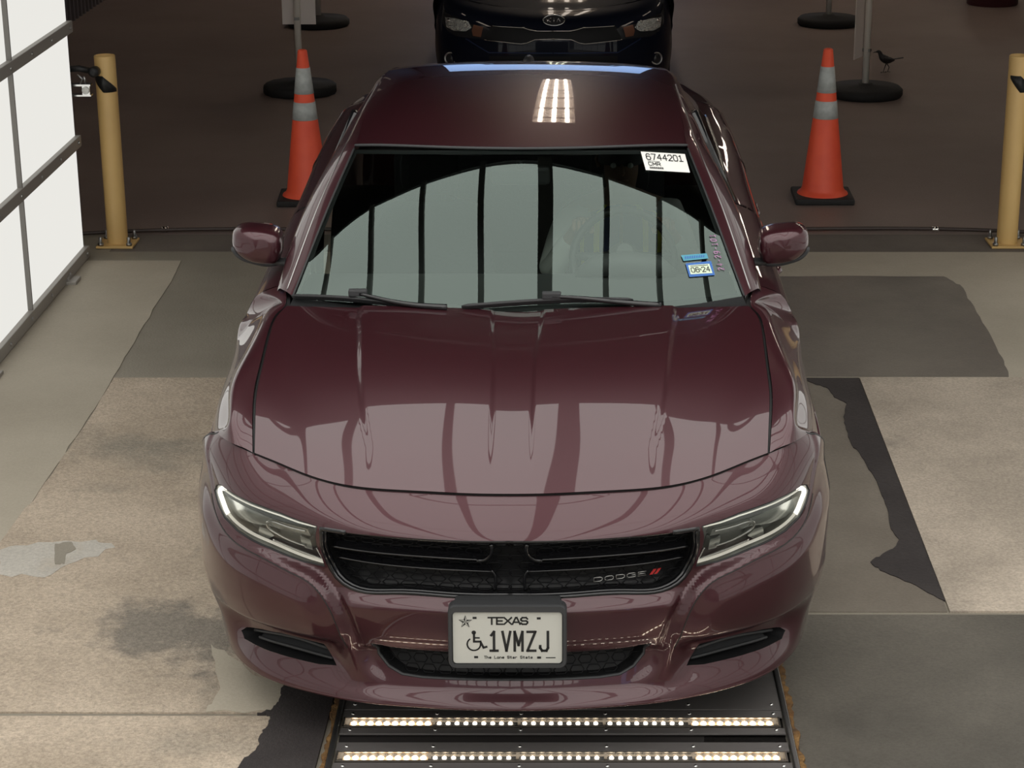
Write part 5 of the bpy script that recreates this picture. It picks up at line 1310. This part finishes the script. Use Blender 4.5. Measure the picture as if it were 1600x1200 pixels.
skin('shirt', sv_, [(0, 1), (1, 2), (2, 3), (3, 4), (4, 5), (5, 6), (3, 7), (7, 8), (8, 9)], [(.17, .13), (.155, .115), (.175, .12), (.145, .098), .075, .055, .042, .075, .055, .042], M['shirt'], person, label='pale long-sleeved shirt')
# vest: front and back shell with stripes
def torso(z, a, e):
    f = np.interp(z, [.55, .74, .92, 1.04, 1.09], [0, 1, 2, 3, 4]); w = np.interp(f, [0, 1, 2, 3, 4], [.185, .17, .19, .185, .10]); d = np.interp(f, [0, 1, 2, 3, 4], [.145, .13, .135, .11, .07]); y = np.interp(f, [0, 1, 2, 3, 4], [.02, .06, .08, .07, .06])
    return (px_+(w+e)*math.cos(a), 7.6+y+(d+e)*math.sin(a), z)
q = MB(); q.grid(np.array([[torso(z, a, .006) for a in np.linspace(math.radians(-88), math.radians(268), 49)] for z in np.linspace(.56, 1.09, 14)])); ve = q.build('vest', M['vest'], person, label='navy safety vest')
for a in (-118, -138, -62, -42):
    q = MB(); q.grid(np.array([[torso(z, math.radians(a+d), .011) for d in (-3.5, 0, 3.5)] for z in np.linspace(.62, 1.08, 14)])); q.build('stripe', M['hi'], ve, label='yellow reflective stripe')
skin('trousers', [VW[0]]+[VW[7+2*nper+i] for i in (0, 1, 2, 4, 5, 6)], [(0, 1), (1, 2), (2, 3), (0, 4), (4, 5), (5, 6)], [(.165, .125), .097, .073, .055, .097, .073, .055], M['trousers'], person, label='dark trousers')
hd = Vector((px_, 7.6+.02, 1.245))
q = MB(); g = []
for f in np.linspace(.0, math.pi*.55, 9): g.append([(hd.x+.089*math.sin(f)*math.cos(a)+0, hd.y+.012+.10*math.sin(f)*math.sin(a), hd.z+.012+.118*math.cos(f)) for a in np.linspace(0, 2*math.pi, 25)])
q.grid(np.array(g)); q.build('hair', M['ink'], person, label='short dark hair')
q = MB()
for s in (-1, 1): q.lathe([(.001, -.005), (.009, 0), (.011, .006), (.009, .012), (.001, .014)], (hd.x+s*.032, hd.y-.082, hd.z-.002), (0, -1, 0), 12, cap=False)
q.build('eye', M['white'], person)
q = MB(); q.tube([(hd.x, hd.y-.082, hd.z), (hd.x, hd.y-.098, hd.z-.03), (hd.x, hd.y-.086, hd.z-.038)], [.006, .012, .008], 8); q.tube([(hd.x-.025, hd.y-.083, hd.z-.06), (hd.x, hd.y-.090, hd.z-.062), (hd.x+.025, hd.y-.083, hd.z-.06)], .005, 6)
for s in (-1, 1): q.tube([(hd.x+s*.084, hd.y+.01, hd.z+.02), (hd.x+s*.094, hd.y+.02, hd.z), (hd.x+s*.084, hd.y+.01, hd.z-.028)], .008, 6)
q.build('face_features', M['skin'], person)
# ------------------------------------------------------------------ the dark blue car behind
KX = -0.070
kia = thing('car', 'dark navy hatchback waiting behind the maroon car, only its nose showing', 'car', (KX, 16.2, 0))
M['navy'] = mat('navy_paint', (0.003, 0.005, 0.013), 0.5, 0.0, 0.4, 0.1)
KS = [0, .18, .36, .52, .64, .73, .79, .83, .855, .862, .862]; KD = [0, .012, .045, .095, .155, .23, .31, .41, .55, .72, .95]
kr = []
for z, Yc, w in ((.20, 14.36, .95), (.32, 14.32, .98), (.45, 14.29, 1.0), (.56, 14.29, 1.0), (.64, 14.30, .995), (.70, 14.32, .985), (.755, 14.36, .965)):
    kr.append([(x*w, Yc+d, z+(.06*(x/.86)**2 if z > .6 else 0)*((z-.6)/.15)) for x, d in zip(KS, KD)])
kr.append([(x*.93, 14.48+d*.92, .80+.075*(x/.86)**2) for x, d in zip(KS, KD)])
kn = Surf(kr); CXs = CX
def kW(P): Q = P.copy(); Q[:, 0] = KX-Q[:, 0]; return Q
kn.W = kW
q = MB(); kn.sheet(q, 110, 60); kb = q.build('bumper', M['navy'], kia)
KHs = []
for Yc, zc_, xe, Ye, ze in ((14.48, .80, .80, 14.86, .873), (14.75, .875, .80, 15.0, .915), (15.0, .93, .79, 15.15, .95), (15.25, .97, .765, 15.32, .985), (15.45, 1.0, .745, 15.48, 1.01)):
    KHs.append([(xe*f, Yc+(Ye-Yc)*f**2.2, zc_+(ze-zc_)*f**2-(.012*f**6)) for f in (0, .2, .4, .6, .8, .93, 1)])
kh = Surf(KHs); kh.W = kW; q = MB(); kh.sheet(q, 90, 50); q.build('hood', M['navy'], kia)
def kpair(q, name, m, parent, label=None):
    a = q.build(name, m, parent, label=label); b = q.flipped(KX).build(name, m, parent, label=label); return a, b
ks = []
for Y in (14.86, 15.1, 15.35, 15.6, 16.2, 17.0, 17.6, 18.0):
    hx = np.interp(Y, [14.86, 15.15, 15.48, 18], [.80, .79, .765, .74]); hz = np.interp(Y, [14.86, 15.15, 15.48, 18], [.873, .95, 1.0, 1.02])
    d = min(abs(Y-15.12), abs(Y-17.7)); b = .33+math.sqrt(.35**2-d*d) if d < .35 else .2
    ks.append([(hx, Y, hz), (min(.862, hx+.055), Y, hz-.04), (.862, Y, hz-.17), (.862, Y, hz-.17+(b-hz+.17)*.5), (.845, Y, b)])
kf = Surf(ks, sym=False); kf.W = kW; q = MB(); kf.sheet(q, 24, 90); kpair(q, 'body_side', M['navy'], kia)
kc = []
for Yc, zc_, xe, ze in ((15.42, 1.0, .70, .985), (15.8, 1.22, .64, 1.18), (16.15, 1.40, .58, 1.345)):
    kc.append([(xe*f, Yc+.12*f*f, zc_+(ze-zc_)*f*f) for f in (0, .33, .66, 1)])
kw = Surf(kc); kw.W = kW; q = MB(); kw.sheet(q, 40, 20); q.build('windshield', M['glass'], kia)
kc = []
for Yc, zc_, xe, ze in ((16.15, 1.40, .58, 1.345), (16.5, 1.445, .58, 1.39), (17.1, 1.45, .58, 1.39), (17.8, 1.40, .56, 1.34), (18.15, 1.2, .60, 1.15), (18.3, .95, .70, .9), (18.32, .3, .78, .3)):
    kc.append([(xe*f, Yc+(.12*f*f if Yc < 16.3 else 0), zc_+(ze-zc_)*f*f) for f in (0, .33, .66, 1)])
kw = Surf(kc); kw.W = kW; q = MB(); kw.sheet(q, 40, 60); q.build('roof', M['navy'], kia)
ksw = []
for Y, xt_, zt_ in ((15.5, .70, 1.0), (15.9, .64, 1.2), (16.27, .58, 1.345), (16.8, .585, 1.39), (17.4, .58, 1.375), (17.95, .60, 1.22)):
    hx = .755; ksw.append([(hx, Y, 1.0), ((hx+xt_)/2+.01, Y, (1.0+zt_)/2), (xt_, Y, zt_)])
kk = Surf(ksw, sym=False); kk.W = kW; q = MB(); kk.sheet(q, 10, 40); kpair(q, 'side_window', M['side_glass'], kia)
for c in (15.12, 17.7):
    q = MB(); q.lathe([(.2, -.09), (.29, -.095), (.315, -.07), (.318, .07), (.29, .095), (.2, .09)], (KX-.75, c, .318), (1, 0, 0), 36, cap=False); q.cur = 1; q.lathe([(.2, -.08), (.19, -.04), (.05, -.06), (.001, -.06)], (KX-.75, c, .318), (1, 0, 0), 24, cap=False); kpair(q, 'wheel', [M['rubber'], M['rim']], kia)
q = MB(); q.box((KX-.7, 14.6, .25), (KX+.7, 18.2, .7)); q.box((KX-.70, 15.5, .7), (KX+.70, 18.1, .95)); q.build('underbody', M['black'], kia)
def kl(p, off=0.0): return kn.line(p, off)
def kpatch(name, pix, m, off, parent, label=None, wallto=None):
    q = MB(); L = kl(pix); kn.poly(q, L, [], 0.02, off=off)
    if wallto is not None: kn.wall(q, L, off, wallto); 
    fixn(q); a, b = kpair(q, name, m, parent, label); return a, b, L
# headlights (photo-left one traced, mirrored)
M['klens'] = mat('lamp_lens', (0.55, 0.57, 0.55), 0.15, 0.8, 0.6, bump=(90, 1.0)); M['amber'] = mat('amber_lens', (0.20, 0.09, 0.055), 0.2, 0.2, 0.8); M['kdark'] = mat('lamp_dark', (0.02, 0.02, 0.022), 0.2)
a, b, L = kpatch('headlight', [(694, 6), (697, 20), (712, 26), (738, 38), (757, 41), (766, 46), (757, 62), (745, 60), (714, 57), (700, 48), (693, 36)], M['kdark'], 0.006, kia, 'dim headlight of the dark car', -0.01)
def ksub(name, pix, m, off, label=None, wallto=None):
    q = MB(); L = kl(pix); kn.poly(q, L, [], 0.015, off=off)
    if wallto is not None: kn.wall(q, L, off, wallto)
    fixn(q); q.build(name, m, a, label=label); q.flipped(KX).build(name, m, b, label=label)
ksub('reflector', [(697, 27), (712, 29), (733, 34), (738, 44), (729, 49), (710, 48), (699, 42)], M['klens'], 0.010)
ksub('indicator', [(741, 39), (756, 43), (752, 58), (740, 56), (738, 48)], M['amber'], 0.010, 'brownish indicator lens')
q = MB()
for x, y, r in ((703, 32, .020), (729, 34, .016), (706, 42, .014), (732, 41, .012), (717, 46, .014), (724, 46, .012)):
    c = kn.W(kn.F(*kn.solve(x, y), .014))[0]; q.lathe([(.001, -.004), (r*.7, -.002), (r*.5, .003), (.001, .005)], c, (0, -1, .2), 8, cap=False)
q.build('facet', M['chrome'], a, label='bright reflector facets'); q.flipped(KX).build('facet', M['chrome'], b, label='bright reflector facets')
# grille and trim
M['kchrome'] = mat('dark_chrome', (0.5, 0.48, 0.44), 0.15, 1.0)
q = MB(); L = [(0, kn.solve(865, 49)[1])]+kl([(840, 48), (828, 44), (815, 42), (768, 40), (762, 48), (758, 61), (790, 65), (815, 67), (828, 65), (842, 61)])+[(0, kn.solve(865, 61)[1])]
kn.poly(q, L, [], 0.03, off=.004); q.mirror(KX); kg = q.build('grille', M['mesh'], kia)
for p in ([(768, 41), (800, 43), (818, 44), (828, 47), (838, 49), (864, 49)], [(757, 62), (790, 66), (815, 68.5), (824, 67), (836, 62), (864, 61)]):
    q = MB(); kn.bead(q, kl(p), .010, .0045); q.mirror(KX); q.build('trim_strip', M['kchrome'], kg, label='thin chrome strip')
q = MB(); kn.bead(q, kl([(728, 60), (764, 82), (800, 82.5), (864, 83)]), .004, .004); q.mirror(KX); q.build('trim_strip', mat('navy_glint', (0.03, 0.045, 0.11), 0.3, 0.6), kb, label='crease glint painted in paler blue')  # paler bead puts the glint of the bumper crease into colour
q = MB(); L = [(0, kn.solve(865, 88)[1])]+kl([(764, 87), (764, 100), (775, 106)])+[(0, kn.solve(865, 106)[1])]; kn.poly(q, L, [], 0.03, off=.003); q.mirror(KX); q.build('lower_grille', M['mesh'], kia)
q = MB(); P = kn.W(kn.F(*kn.solve(704.5, 91), .006))[0]
q.lathe([(.045, -.01), (.045, .006), (.037, .006), (.034, -.004)], P, (-.35, -1, .1), 28, cap=False); f1_, f2_ = kpair(q, 'fog_lamp', M['satin'], kia)
q = MB(); q.lathe([(.034, -.002), (.02, .002), (.001, .004)], P, (-.35, -1, .1), 20, cap=False); q.build('lens', M['kdark'], f1_); q.flipped(KX).build('lens', M['kdark'], f2_)
# badge: oval with KIA
bc = Vector(kn.W(kn.F(*kn.solve(865.5, 33), .012))[0]); bn = Matrix.Rotation(math.radians(-28), 3, 'X')
def BP(x, y, d=0): return tuple(bc+bn @ Vector((x, -d, y)))
q = MB(); q.tube([BP(.075*math.cos(t), .039*math.sin(t)) for t in np.linspace(0, 2*math.pi, 33)[:-1]], .0045, 8, close=True)
x = -.045
for ch in 'KIA':
    for st in FT[ch]: q.tube([BP(x+p[0]*.024, -.014+p[1]*.028, .003) for p in st], .003, 6)
    x += .033
q.build('badge', M['chrome'], kia, label='chrome oval KIA badge')
q = MB(); q.add([BP(.074*math.cos(t), .038*math.sin(t), -.002) for t in np.linspace(0, 2*math.pi, 33)[:-1]], [tuple(range(32))]); q.build('badge_plate', M['black'], kia)
